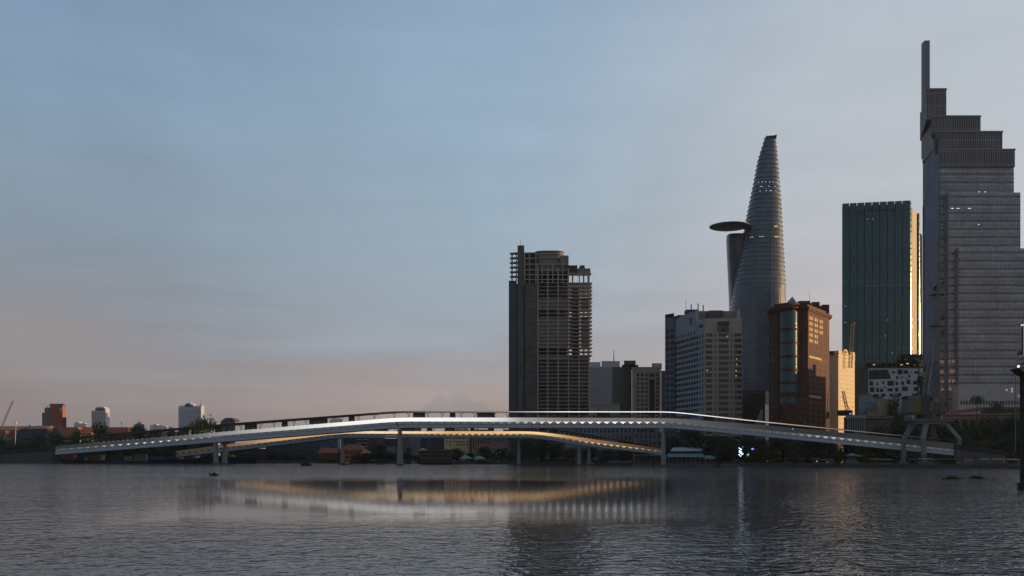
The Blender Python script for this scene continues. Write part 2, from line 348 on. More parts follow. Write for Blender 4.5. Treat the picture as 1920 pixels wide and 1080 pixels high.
# ------------------------------------------------------------------ the towers on the right bank
def unfinished_tower():
    Y = 750; B = Y+44
    root = thing('unfinished_tower', (*A(1030, Y), GZ), 'tall unfinished concrete tower with bare floor slabs, leftmost of the towers', 'building')
    f = Fc(A(954, Y), A(1108, Y)); z = lambda py: Zp(py, Y); s = lambda px: f.s_(px)
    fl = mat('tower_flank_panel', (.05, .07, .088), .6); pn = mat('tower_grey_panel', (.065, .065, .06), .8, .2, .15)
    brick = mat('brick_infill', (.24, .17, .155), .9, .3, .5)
    slabm = mat('slab_concrete', (.42, .40, .38), .9, .2, .3)
    def bx(name, p0, p1, y0, y1, dy0, dy1, m, par=root):
        b = MB(); b.box(A(p0, Y)[0], A(p1, Y)[0], Y+dy0, Y+dy1, z(y1) if y1 else 0, z(y0)); return b.build(name, m, par)
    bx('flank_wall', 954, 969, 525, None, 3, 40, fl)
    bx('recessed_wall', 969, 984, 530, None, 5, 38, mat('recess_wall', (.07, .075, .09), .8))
    w = MB()
    bx('front_wall', 984, 1008, 531, None, 0, 30, gridmat('tower_wall_panel', (.11, .11, .098), (.10, .10, .09), (.06, .06, .056), 30, 6.2, .25, .85))
    for i in range(38):
        zz = z(545)-i*3.1; pane(root, Fc(A(969, Y+5), A(984, Y+5)), 2.6, 4.2, zz, zz+1.5, hole)
    # floors
    pitch = 3.06; top = z(530); n = 47
    b = MB(); b.box(A(1012, Y)[0], A(1064, Y)[0], Y+9, B-10, 0, z(500)); b.build('lift_core', mat('core_shade', (.05, .05, .05), .9), root)  # shade of the open storeys put into the cores' near-black colour
    b = MB(); b.box(A(1068, Y)[0], A(1104, Y)[0], Y+6, B-6, 0, z(668)); b.build('inner_block', mat('core_shade', (.05, .05, .05), .9), root)
    b = MB(); b.box(A(1074, Y)[0], A(1087, Y)[0], Y+6, Y+11, z(668), z(540)); b.build('stair_core', mat('core_shade', (.05, .05, .05), .9), root)
    for i in range(n):
        zz = top-i*pitch; py = HY-(zz-CH)*F/Y
        if zz < 3: break
        right = 1110.5 if py < 672 else 1107
        b = MB(); b.prism([(A(1008.2, Y)[0], Y-1.2), (A(right, Y)[0], Y-1.2), (A(right, Y)[0], Y+13), (A(1067, Y)[0], Y+13), (A(1067, Y)[0], B), (A(1008.2, Y)[0], B)], zz-.42, zz); b.build('floor_slab', slabm, root)
        # brick between the slabs, with the open storeys left out
        opening = any(a < py+3.5 < b_ for a, b_ in ((533, 541), (547, 556), (577, 592), (648, 664)))
        if py < 668 and not opening:
            m_ = MB(); m_.box(A(1009, Y)[0], A(1066, Y)[0], Y-.2, Y+.4, zz-pitch, zz-.42); m_.build('brick_infill', brick, root)
            if py > 538:
                m_ = MB(); m_.box(A(1089, Y)[0], A(1106, Y)[0], Y+1.2, Y+1.6, zz-pitch, zz-pitch+2.3+.4*math.sin(i*2.3)); m_.build('brick_infill', brick, root)
                m_ = MB(); m_.box(A(1068, Y)[0], A(1074, Y)[0], Y+1.2, Y+1.6, zz-pitch, zz-.42); m_.build('brick_infill', brick, root)
        elif py > 668:
            m_ = MB(); m_.box(A(1009, Y)[0], A(1106, Y)[0], Y+3, Y+3.4, zz-pitch, zz-.42); m_.build('inner_wall', mat('shaded_block_wall', (.14, .125, .12), .9, .4, .15), root)
    for p in (1008.5, 1027, 1046.5, 1066, 1086, 1104.5):
        b = MB(); x = A(p, Y)[0]; b.box(x-.45, x+.45, Y-.6, Y+.6, 0, z(503) if p < 1070 else z(512)); b.build('column', slabm, root)
    for p in (1075, 1096, 1104.5):
        for d in (6, 12):
            b = MB(); x = A(p, Y)[0]; b.box(x-.4, x+.4, Y+d, Y+d+.8, z(668), z(512)); b.build('column', slabm, root)
    # open corner balconies, upper left
    for i in range(6):
        zz = z(473)-i*3.75
        b = MB(); b.prism([A(955.5, Y+2), A(972, Y-1), A(972, Y+8), A(957, Y+8)], zz-.4, zz); b.build('balcony_slab', slabm, root)
    for p, d in ((959.5, 3), (968.5, 1.5), (960.5, 6.5), (968, 6.5)):
        b = MB(); x = A(p, Y)[0]; b.box(x-.4, x+.4, Y+d, Y+d+.7, z(527), z(473)); b.build('column', slabm, root)
    for i in range(3):
        zz = z(527)-i*3.1
    bx('shaft', 970.5, 983, 459, None, 2, 14, mat('shaft_concrete', (.12, .115, .105), .9, .2, .2))
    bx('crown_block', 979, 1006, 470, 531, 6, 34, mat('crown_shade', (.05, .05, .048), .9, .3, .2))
    for y in (471, 481, 492, 503, 512, 521):
        bx('beam', 979, 1066, y, y+1.6, 4.5, 6, slabm) if y > 490 else bx('beam', 979, 1006, y, y+1.6, 4.5, 6, slabm)
    for p in (984, 993, 1005, 1008, 1017, 1037, 1056):
        bx('column', p-.8, p+.8, 471 if p < 1006 else 493, 531, 4, 6, slabm)
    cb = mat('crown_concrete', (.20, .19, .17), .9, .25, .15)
    bx('crown_block', 1006, 1066, 493, 507, 8, 36, cb)
    b = MB(); c = A(1030, Y+22); r = 11.0
    sq = lambda v: math.copysign(abs(v)**.45, v)
    ring = lambda rr, zz, k=.8: [(c[0]+rr*sq(math.cos(t*math.pi/12)), c[1]+rr*k*sq(math.sin(t*math.pi/12)), zz) for t in range(24)]
    b.loft([ring(11.3, z(494)), ring(11.3, z(465)), ring(12, z(465)), ring(12, z(463.5)), ring(9, z(462)), ring(4, z(460.6)), ring(.2, z(460.2))]); b.build('roof_drum', cb, root)
    for y in (470, 477, 486):
        b = MB(); b.loft([ring(12, z(y)), ring(12, z(y-1.2))]); b.build('ring_beam', slabm, root)
    bx('crown_block', 1052, 1067, 476, 494, 6, 34, cb)
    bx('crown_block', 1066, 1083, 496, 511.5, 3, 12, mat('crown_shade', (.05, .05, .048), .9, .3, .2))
    bx('roof_room', 1083, 1107, 503, 513, .5, 9, cb)
    bx('floor_slab', 1066, 1109, 512, 513.2, -1, 9, slabm)
    b = MB(); b.prism([A(1084, Y+4), A(1097, Y+4), A(1097, Y+14), A(1084, Y+14)], z(503), z(495.5), top=[A(1088, Y+4), A(1096, Y+4), A(1096, Y+14), A(1088, Y+14)]); b.build('tank_housing', pn, root)
    b = MB(); b.tube((*A(976, Y+8), z(459)), (*A(976, Y+8), z(445)), .14); b.build('mast', dsteel, root)
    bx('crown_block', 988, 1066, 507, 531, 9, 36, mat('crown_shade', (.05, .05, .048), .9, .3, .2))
unfinished_tower()

def lotus_tower():
    Yc = 815
    root = thing('skyscraper', (*A(1420, Yc), GZ), 'tapering blue glass skyscraper with a round disc platform jutting from its left side', 'building')
    prof = [(258, 1435, 1453.5), (262, 1433.5, 1454), (300, 1422, 1457), (340, 1414.5, 1459.5), (380, 1406.5, 1462.5), (420, 1398.6, 1464.4), (460, 1390.5, 1466), (500, 1382, 1468), (540, 1374.5, 1469.8), (575, 1371, 1470.8), (640, 1370.5, 1471.8), (730, 1371, 1472), (862, 1374, 1470)]
    def at(py):
        for (a, l0, r0), (b, l1, r1) in zip(prof, prof[1:]):
            if a <= py <= b: t = (py-a)/(b-a); return l0+(l1-l0)*t, r0+(r1-r0)*t
        return prof[-1][1:]
    def ring(py, grow=0, n=40):
        l, r = at(py); zz = Zp(py, Yc); x0 = A(l, Yc)[0]-grow; x1 = A(r, Yc)[0]+grow; cx = (x0+x1)/2; w = (x1-x0)/2
        out = []
        for i in range(n):
            t = 2*math.pi*i/n; c, s_ = math.cos(t), math.sin(t); e = .72
            out.append((cx+w*math.copysign(abs(c)**e, c), Yc+w*.82*math.copysign(abs(s_)**e, s_), zz))
        return out
    g = gridmat('lotus_glass', (.10, .14, .18), (.075, .105, .14), (.19, .23, .27), 1.6, 3.9, .16, .22)
    b = MB(); ys = [p[0] for p in prof]; pts = []
    for a, c in zip(ys, ys[1:]):
        k = max(1, int((c-a)/16)); pts += [a+(c-a)*i/k for i in range(k)]
    pts.append(862)
    b.loft([ring(y) for y in pts[::-1]]); b.build('glass_shell', g, root, True)
    finm = mat('sun_fin', (.20, .24, .27), .5)
    y = 268; i = 0
    while y < 690:
        b = MB(); gr = .55 if y < 540 else .2
        b.loft([[(p[0], p[1], p[2]-.14) for p in ring(y, gr)], [(p[0], p[1], p[2]+.14) for p in ring(y, gr)]]); b.build('floor_fin', finm, root); y += 8.4
    # slanted crown
    l, r = at(259); b = MB(); x0, x1 = A(l, Yc)[0], A(r, Yc)[0]
    b.face([(x0, Yc-5, Zp(259, Yc)), (x1, Yc-5, Zp(259, Yc)), (x1, Yc-5, Zp(256, Yc)), ((x0+x1)/2, Yc-5, Zp(258, Yc))]); b.prism([(x0, Yc-4), (x1, Yc-4), (x1, Yc+4), (x0, Yc+4)], Zp(262, Yc), Zp(257.5, Yc)); b.box(x0+3, x0+5.5, Yc-2, Yc+2, Zp(258, Yc), Zp(255.5, Yc)); b.build('crown', dsteel, root)
    # rear volume that carries the disc
    def r2(py, l, r): zz = Zp(py, Yc); x0 = A(l, Yc)[0]; x1 = A(r, Yc)[0]; cx = (x0+x1)/2; w = (x1-x0)/2; return [(cx+w*math.copysign(abs(math.cos(t*math.pi/12))**.6, math.cos(t*math.pi/12)), Yc+6+w*.8*math.copysign(abs(math.sin(t*math.pi/12))**.6, math.sin(t*math.pi/12)), zz) for t in range(24)]
    b = MB(); b.loft([r2(862, 1376, 1440), r2(560, 1371.5, 1430), r2(500, 1368.5, 1420), r2(447, 1366, 1412), r2(438, 1366.5, 1410)]); b.build('rear_wing', gridmat('lotus_glass_dark', (.04, .055, .07), (.03, .04, .05), (.07, .085, .10), 1.6, 3.9, .16, .2), root, True)
    # helipad disc
    c = Vector((*A(1368, Yc-6), 0)); zt = Zp(427.3, Yc); b = MB()
    def dr(r, z): return [(c.x+r*math.cos(t*math.pi/24), c.y+r*math.sin(t*math.pi/24), z) for t in range(48)]
    b.loft([dr(6, zt-1.9), dr(12, zt-1.3), dr(16.6, zt-.6), dr(17.3, zt-.3), dr(17.3, zt)]); b.build('disc_platform', mat('disc_paint', (.10, .125, .135), .5), root)
    b = MB(); b.tube((c.x-16.8, c.y, zt), (c.x-16.8, c.y, zt+4), .12); b.build('mast', dsteel, root)
    fr = Fc(A(1395, Yc-24), A(1460, Yc-24))
    for py, xs in ((346.5, (1418, 1424, 1430, 1438, 1444, 1450, 1455)), (355, (1421, 1424, 1436, 1448)), (363.5, (1420, 1431, 1438, 1440, 1449)), (450.5, (1401, 1404, 1417, 1420, 1423))):
        for x in xs:
            l, r = at(py); u = ((x-l)/(r-l)-.5)*2
            dy = -(1-abs(u)**(2/.72))**(.36)*(A(r, Yc)[0]-A(l, Yc)[0])/2*.82
            yy = Yc+dy-.25; px_ = A(x, Yc)[0]; b = MB(); b.box(px_-.35, px_+.35, yy-.2, yy+.1, Zp(py+.5, Yc), Zp(py-.5, Yc)); b.build('lit_window', emit('lit_spot', (.6, .75, 1), .75), root)
    for py, x, w in ((450.5, 1448, 3.6), (431, 1447, 3)):
        b = MB(); px_ = A(x, Yc)[0]; l, r = at(py); u = ((x-l)/(r-l)-.5)*2; dy = -(1-abs(u)**(2/.72))**(.36)*(A(r, Yc)[0]-A(l, Yc)[0])/2*.82
        b.box(px_-w/2, px_+w/2, Yc+dy-.5, Yc+dy, Zp(py+1, Yc), Zp(py-1, Yc)); b.build('lit_window', emit('lit_amber', (1, .6, .22), .55), root)
lotus_tower()

def terraced_tower():
    Y = 680
    root = thing('skyscraper', (*A(1820, Y), GZ), 'tallest grey skyscraper with stepped terraced roof and a thin blade fin, at the right edge', 'building')
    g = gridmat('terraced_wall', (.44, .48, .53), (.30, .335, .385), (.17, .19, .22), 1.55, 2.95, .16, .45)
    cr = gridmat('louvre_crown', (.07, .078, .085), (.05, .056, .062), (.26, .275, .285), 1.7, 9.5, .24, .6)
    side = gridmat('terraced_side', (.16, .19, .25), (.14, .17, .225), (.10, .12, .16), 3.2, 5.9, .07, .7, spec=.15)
    z = lambda py: Zp(py, Y)
    x = lambda p: A(p, Y)[0]
    bk = Y+60
    def blk(name, m, p0, p1, y0, y1, dy=0, sk=0, back=bk):
        b = MB(); b.prism([(x(p0), Y+dy), (x(p1), Y+dy), (x(p1)+1, back), (A(p0, back)[0]+1, back)], z(y1) if y1 else 0, z(y0)); return b.build(name, m, root)
    # main body with the oblique left flank
    def body(name, m, pl, y0, y1, pr, yb=Y+52):
        a = A(pl, yb); b = MB(); b.prism([a, (x(1762), Y+1.5), (x(pr), Y+1.5), (x(pr)+1, Y+52)], z(y1) if y1 else 0, z(y0)); return b.build(name, m, root)
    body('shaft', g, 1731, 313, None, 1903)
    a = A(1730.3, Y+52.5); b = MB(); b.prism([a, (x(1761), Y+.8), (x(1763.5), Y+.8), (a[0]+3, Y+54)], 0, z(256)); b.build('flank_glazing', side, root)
    b = MB(); b.prism([A(1729.7, Y+52), A(1731.6, Y+48), A(1731.6, Y+56), A(1729.7, Y+58)], 0, z(352)); b.build('flank_edge', side, root)
    for p in (1737, 1743):
        yb = Y+52-(p-1731)/31*51; q = A(p, yb-.6); b = MB(); b.box(q[0]-.25, q[0]+.25, q[1]-.5, q[1]+.6, z(350), z(258)); b.build('flank_mullion', mat('pale_mullion', (.2, .23, .28), .5), root)
    # terraces
    blk('terrace_block', cr, 1760.5, 1903, 281, 313, 0)
    blk('terrace_block', cr, 1757.5, 1885, 244, 282, 4)
    blk('terrace_block', cr, 1755, 1849, 211, 245, 8)
    blk('terrace_block', cr, 1752, 1790, 154.5, 212, 13)
    b = MB(); q0, q1 = A(1731, Y+50), A(1753, Y+13.5); b.prism([(q0[0]-.7, q0[1]), (q1[0]-.7, q1[1]-.4), (x(1753)+14, Y+49)], z(266), z(154.5)); b.build('terrace_side', mat('terrace_side_panel', (.19, .19, .175), .7, .2, .1), root)
    for p0, p1, y, dy in ((1760.5, 1903, 281, 0), (1757.5, 1885, 244, 4), (1755, 1849, 211, 8), (1752, 1790, 154.5, 13)):
        b = MB(); b.box(x(p0)-.2, x(p1)+.3, Y+dy-.5, Y+dy+.3, z(y)-.3, z(y)+.8); b.build('parapet', mat('parapet_metal', (.2, .21, .22), .5), root)
    q = A(1729.6, Y+50); b = MB(); b.box(q[0], q[0]+4.0, Y+46, Y+52, z(256), Zp(80, Y+50)); b.build('blade_fin', mat('fin_metal', (.16, .17, .185), .5, .15, .05), root)
    b = MB()
    for k in range(7): xx = x(1757+k*5); b.tube((xx, Y+16, z(154)), (xx, Y+16, z(151.5)), .08, n=4)
    b.bar((x(1756), Y+16, z(151.5)), (x(1789), Y+16, z(151.5)), .08); b.build('roof_railing', dsteel, root)
    # projecting front slabs
    blk('front_panel', g, 1772, 1909, 363, None, -3)
    blk('front_panel', g, 1787, 1914.5, 469, None, -6)
    for p, y, d in ((1772.7, 363, -3.35), (1787.7, 469, -6.35)):
        b = MB(); b.box(x(p)-.5, x(p)+.6, Y+d, Y+d+.6, 0, z(y)); b.build('pilaster', mat('pilaster_blue', (.09, .115, .16), .5), root)
    b = MB(); b.box(x(1752), x(1753.5), Y+1, Y+1.6, 0, z(441)); 
    dk = gridmat('window_band', (.10, .11, .12), (.03, .036, .042), (.26, .28, .31), 1.55, 50, .3, .3)
    y = 325; i = 0
    while y < 760:
        dy, p0, p1 = (0, 1762, 1903) if y < 363 else ((-3, 1774, 1909) if y < 469 else (-6, 1789, 1914.5))
        b = MB(); b.box(x(p0+.5), x(p1)+.0, Y+dy-.12+(.0 if dy else 1.4), Y+dy+.2+(0 if dy else 1.4), z(y+2.2), z(y-2.2)); b.build('window_band', dk, root)
        if y > 363:
            lo = 1774 if y > 469 else None
            b = MB(); b.box(x(1763), x(1771.5), Y+1.3, Y+1.6, z(y+2), z(y-2)); b.build('window_band', dk, root)
            if lo: b = MB(); b.box(x(1775), x(1786.5), Y-3.15, Y-2.9, z(y+2), z(y-2)); b.build('window_band', dk, root)
        lb = MB(); lb.box(x(p0), x(p1)+.35, Y+dy-.4+(0 if dy else 1.4), Y+dy+.1+(0 if dy else 1.4), z(y+9.0), z(y+8.4)); lb.build('ledge', mat('pale_ledge', (.34, .37, .40), .6), root)
        y += 15.15
    for y, xs in ((373+20, (1781, 1783, 1791, 1794, 1812, 1815)), (362, (1832, 1843)), (423, (1831,)), (296+30, ())):
        for p in xs: b = MB(); xx = x(p); b.box(xx-.4, xx+.4, Y-3.4, Y-3.1, z(y+.5), z(y-.5)); b.build('lit_window', litc, root)
    for p in range(1763, 1785, 3):
        for y in (678, 697, 715, 730):
            if rnd.random() < .7: b = MB(); xx = x(p); d = 1.2 if p < 1771 else -3.3; b.box(xx, xx+.9, Y+d, Y+d+.1, z(y+3), z(y-3)); b.build('glowing_pane', emit('lit_pink', (.9, .45, .3), .10), root)
    blk('podium', mat('podium_stone', (.40, .42, .45), .8), 1780, 1960, 725, None, -14, back=Y-1)
    f = Fc((x(1780), Y-14), (x(1960), Y-14)); grid(root, f, 1, f.L-1, z(762), z(752), 34, 1, .5, .7, hole)
terraced_tower()

def teal_tower():
    root = thing('office_tower', (*A(1645, 642), GZ), 'dark teal glass office slab with golden streaks down its right corner', 'building')
    zt = Zp(376, 640); a = A(1579, 648); b_ = A(1706, 640); c = A(1729, 682)
    g = gridmat('teal_curtain', (.026, .125, .145), (.018, .095, .115), (.012, .055, .068), 1.6, 3.9, .13, .16)
    b = MB(); b.prism([a, b_, (c[0]-3, c[1]), (A(1580, 690)[0]+1, 690)], 0, zt-2); b.build('core', dconc, root)
    f = Fc(a, b_); n = 9; w = f.L/n
    for i in range(n):
        p = MB(); f.band(p, i*w+.28, (i+1)*w-.28, 0, zt, .35, 1.5); p.build('glass_bay', g, root)
    # rounded glass corners
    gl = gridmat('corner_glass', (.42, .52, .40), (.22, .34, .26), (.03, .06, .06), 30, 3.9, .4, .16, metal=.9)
    def corner(p, r, z1, name='rounded_corner'):
        m = MB(); ring = lambda z: [(p[0]+r*math.cos(t), p[1]+r*math.sin(t), z) for t in [R(-115)+R(110)*k/10 for k in range(11)]]+[(p[0]-.5, p[1]+3, z)]
        m.loft([ring(0), ring(z1)]); m.build(name, gl, root, False)
    corner((b_[0]+.15, b_[1]+1.2), 1.3, zt)
    d = Vector(c)-Vector(b_)
    q = Vector(b_)+d*.63; corner((q.x+.2, q.y), 1.2, zt-2)
    pier = mat('beige_pier', (.42, .36, .28), .5, .1, .1)
    q1 = Vector(b_)+d*.16; q2 = Vector(b_)+d*.48
    m = MB(); m.prism([tuple(q1), (q2.x+.6, q2.y), (q2.x-3, q2.y+1), (q1.x-2, q1.y+1)], 0, zt-4); m.build('beige_pier', pier, root)
    m = MB(); m.prism([(q1.x-1, q1.y), (q1.x+.9, q1.y+1.5), (q1.x-.5, q1.y+2)], 0, zt-2); m.build('pier_joint', dsteel, root)
    q3 = Vector(b_)+d*.80; q4 = Vector(c)
    m = MB(); m.prism([tuple(q3), tuple(q4), (q4.x-3, q4.y+1), (q3.x-2, q3.y+1)], 0, zt-14); m.build('rear_pier', mat('grey_pier', (.22, .2, .19), .6), root)
    # roof sign: faded emblem and lettering bar
    em = mat('faded_sign', (.09, .035, .028), .7); s = f.s_(1614)
    cz = zt-9.5*640/1750*1.9; cx = s
    m = MB()
    for k in range(10):
        t = k*math.pi/5; o = lambda r, a_: f.p(cx+r*math.cos(a_), cz+r*math.sin(a_), .5)
        m.face([o(.7, t), o(1.7, t-.22), o(2.1, t), o(1.7, t+.22)]); 
    m.face([o(.6, k*math.pi/6) for k in range(12)]); e = m.build('roof_emblem', em, root)
    so = e.modifiers.new('thick', 'SOLIDIFY'); so.thickness = .12
    m = MB()
    for k in range(9): f.band(m, f.s_(1629)+k*2.1, f.s_(1629)+k*2.1+1.5, cz+.2, cz+1.5, .55, -.4)
    m.build('roof_lettering', em, root)
    m = MB()
    for p0, p1 in ((1593, 1606), (1607, 1620), (1621, 1635), (1636, 1649), (1650, 1664), (1665, 1679), (1680, 1693)): f.band(m, f.s_(p0), f.s_(p1), Zp(534.6, 640), Zp(533.6, 640), .7, -.35)
    m.build('service_floor_line', mat('pale_line', (.22, .3, .32), .4), root)
    for px, py in ((1585, 571), (1664, 599), (1660, 629), (1673, 661), (1585, 602), (1636, 408), (1626, 408)):
        m = MB(); t = f.s_(px); f.band(m, t-.5, t+.5, Zp(py+.6, 640), Zp(py-.6, 640), .6, -.4); m.build('lit_window', emit('lit_teal', (.3, .55, .6), .35), root)
teal_tower()

def hotel():
    root = thing('hotel', (*A(1322, 620), GZ), 'grey and beige hotel block carrying a dark letter R on two roof walls', 'building')
    c = A(1322, 620); l = A(1264, 668); r = A(1391, 619); back = 680
    z = lambda py, Y=620: Zp(py, Y)
    zt = z(597)
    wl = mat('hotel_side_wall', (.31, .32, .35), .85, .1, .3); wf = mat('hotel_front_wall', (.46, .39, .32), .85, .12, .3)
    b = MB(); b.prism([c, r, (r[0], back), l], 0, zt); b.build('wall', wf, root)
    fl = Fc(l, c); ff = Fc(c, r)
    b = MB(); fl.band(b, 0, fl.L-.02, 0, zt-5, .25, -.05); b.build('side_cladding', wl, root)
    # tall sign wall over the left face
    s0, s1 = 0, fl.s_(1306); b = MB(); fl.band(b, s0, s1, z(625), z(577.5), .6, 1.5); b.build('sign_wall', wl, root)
    b = MB(); fl.band(b, 0, fl.s_(1275), z(580), z(577.4)+1.2, .9, 3); b.build('sloping_cap', dsteel, root)
    grid(root, fl, 0, s1, z(622.5), z(614.5), 8, 1, .42, .75, hole, out=.62)
    rows = 25; pitch = 10.65*620/F; ztop = z(626)
    for i in range(rows):
        zz = ztop-i*pitch
        if zz < 8: break
        for k in range(10):
            t0 = .3+k*(fl.s_(1311)/10); pane(root, fl, t0, t0+fl.s_(1311)/10*.76, zz-2.2, zz, rnd.choice([bglass, tglass, glass]), .28)
        for k in (1313, 1317.5): t0 = fl.s_(k); pane(root, fl, t0, t0+1.3, zz-2.2, zz, glass, .28)
    rows_f = []
    b0 = z(625.5)
    for i in range(24):
        zz = b0-i*pitch*1.005
        if zz < 10: break
        for p0, p1 in ((1323.5, 1336.5), (1339.5, 1342.3), (1347, 1366.5), (1369.7, 1372.5), (1376.5, 1390)):
            mt = rnd.choice([glass, tglass, glass, mat('dark_green_glass', (.015, .03, .028), .2, .5, .4)])
            t0, t1 = ff.s_(p0), min(ff.s_(p1), ff.L-.1)
            pane(root, ff, t0, t1, zz-2.1, zz, mt, .03)
        b = MB(); ff.band(b, 0, ff.L+.3, zz-3.5, zz-2.2, .45, -.02); b.build('spandrel', wf, root)
    for p in (1337.7, 1344.5, 1368, 1374.4):
        b = MB(); t = ff.s_(p); ff.band(b, t-.7, t+.7, 0, zt-.4, .38, -.02); b.build('pier', wf, root)
    for px, py in ((1363, 631), (1381, 673), (1381, 683.5), (1326, 694), (1380, 705), (1380, 695)):
        t = ff.s_(px); pane(root, ff, t-.25, t+.25, z(py+.8), z(py-.8), litw, .14, 'lit_window')
    # upper front: recess with arch, letter panel
    b = MB(); ff.band(b, ff.s_(1345), ff.s_(1367), z(622), z(603), .7, -.02); b.build('sign_panel', mat('hotel_panel', (.15, .14, .13), .8), root)
    b = MB(); ff.band(b, ff.s_(1345), ff.s_(1367), z(605), z(603), 1.3, -.7); ff.band(b, ff.s_(1347), ff.s_(1366), z(611), z(607.5), 1.0, -.7); b.build('balcony', dsteel, root)
    def letter(f, px, py, h, out, m_):
        cu = bpy.data.curves.new('letter', 'FONT'); cu.body = 'R'; cu.size = h*1.38; cu.extrude = .1; cu.align_x = 'CENTER'; cu.offset = .06
        o = bpy.data.objects.new('sign_letter', cu); COL.objects.link(o); o.parent = root; ORG[o] = ORG[root]
        o.location = Vector(f.p(f.s_(px), Zp(py, 620)-h/2, out+.15))-ORG[root]; o.rotation_euler = (R(90), 0, f.rz); cu.materials.append(m_)
    letter(fl, 1297.5, 594.5, 5.0, .6, mat('letter_black', (.02, .02, .025), .5)); letter(ff, 1356, 618.5, 2.7, .75, mat('letter_black', (.02, .02, .025), .5))
    b = MB(); t = fl.s_(1311); fl.band(b, fl.s_(1306.5), fl.L, z(612), z(600), .3, 1); b.build('corner_bay', wl, root)
    b = MB(); fl.band(b, fl.s_(1311), fl.s_(1319), z(612), z(606.5), .4, -.28); b.build('arched_opening', hole, root)
    # penthouse
    b = MB(); x0 = A(1306, 640)[0]; x1 = A(1388, 640)[0]; b.prism([(x0, 640), (x1, 640), (x1, 665), (A(1307, 665)[0], 665)], zt-1, Zp(583, 640)); b.build('penthouse', mat('penthouse_wall', (.25, .23, .19), .85), root)
    b = MB(); b.box(A(1329, 634)[0], A(1355, 634)[0], 633, 640.5, zt-1, Zp(584, 634)+.6); b.build('lift_room', dconc, root)
    b = MB(); b.prism([A(1323, 630), A(1357, 630), A(1357, 641), A(1323, 641)], zt, zt+2.6, top=[A(1331, 633), A(1356, 633), A(1356, 641), A(1331, 641)]); b.build('pool_canopy', dsteel, root)
    b = MB(); b.box(A(1384.5, 632)[0], A(1386, 632)[0], 631, 640, zt, Zp(582, 632)); b.build('roof_fin', wf, root)
    b = MB(); b.box(A(1286, 660)[0], A(1308, 660)[0], 658, 666, zt, Zp(579, 655)); b.build('roof_block', dconc, root)
    for px, h in ((1296, 3.5), (1309, 4), (1318.5, 3), (1286, 7)):
        b = MB(); p = A(px, 650); b.tube((*p, Zp(583, 650)), (*p, Zp(580, 650)+h), .12 if h > 5 else .4, n=6); b.build('roof_mast', dsteel, root)
    # dark left wing
    b = MB(); lw = Fc(A(1247, 672), A(1265, 664)); b.prism([A(1247, 672), A(1265, 664), A(1266, 700), A(1249, 700)], 0, Zp(596, 670)); b.build('rear_wing', mat('hotel_wing', (.09, .115, .14), .5), root)
    grid(root, lw, .3, lw.L-.3, 12, Zp(616, 670), 2, 20, .7, .6, hole, out=.05)
    b = MB(); b.prism([A(1247, 670), A(1264, 663), A(1264, 690), A(1247, 690)], Zp(590.4, 668), Zp(589, 668)); b.build('flat_canopy', dsteel, root)
    b = MB()
    for p in (1250, 1256, 1262): q = A(p, 676); b.tube((*q, Zp(597, 670)), (*q, Zp(590, 670)), .15, n=5)
    b.build('canopy_post', dsteel, root)
hotel()

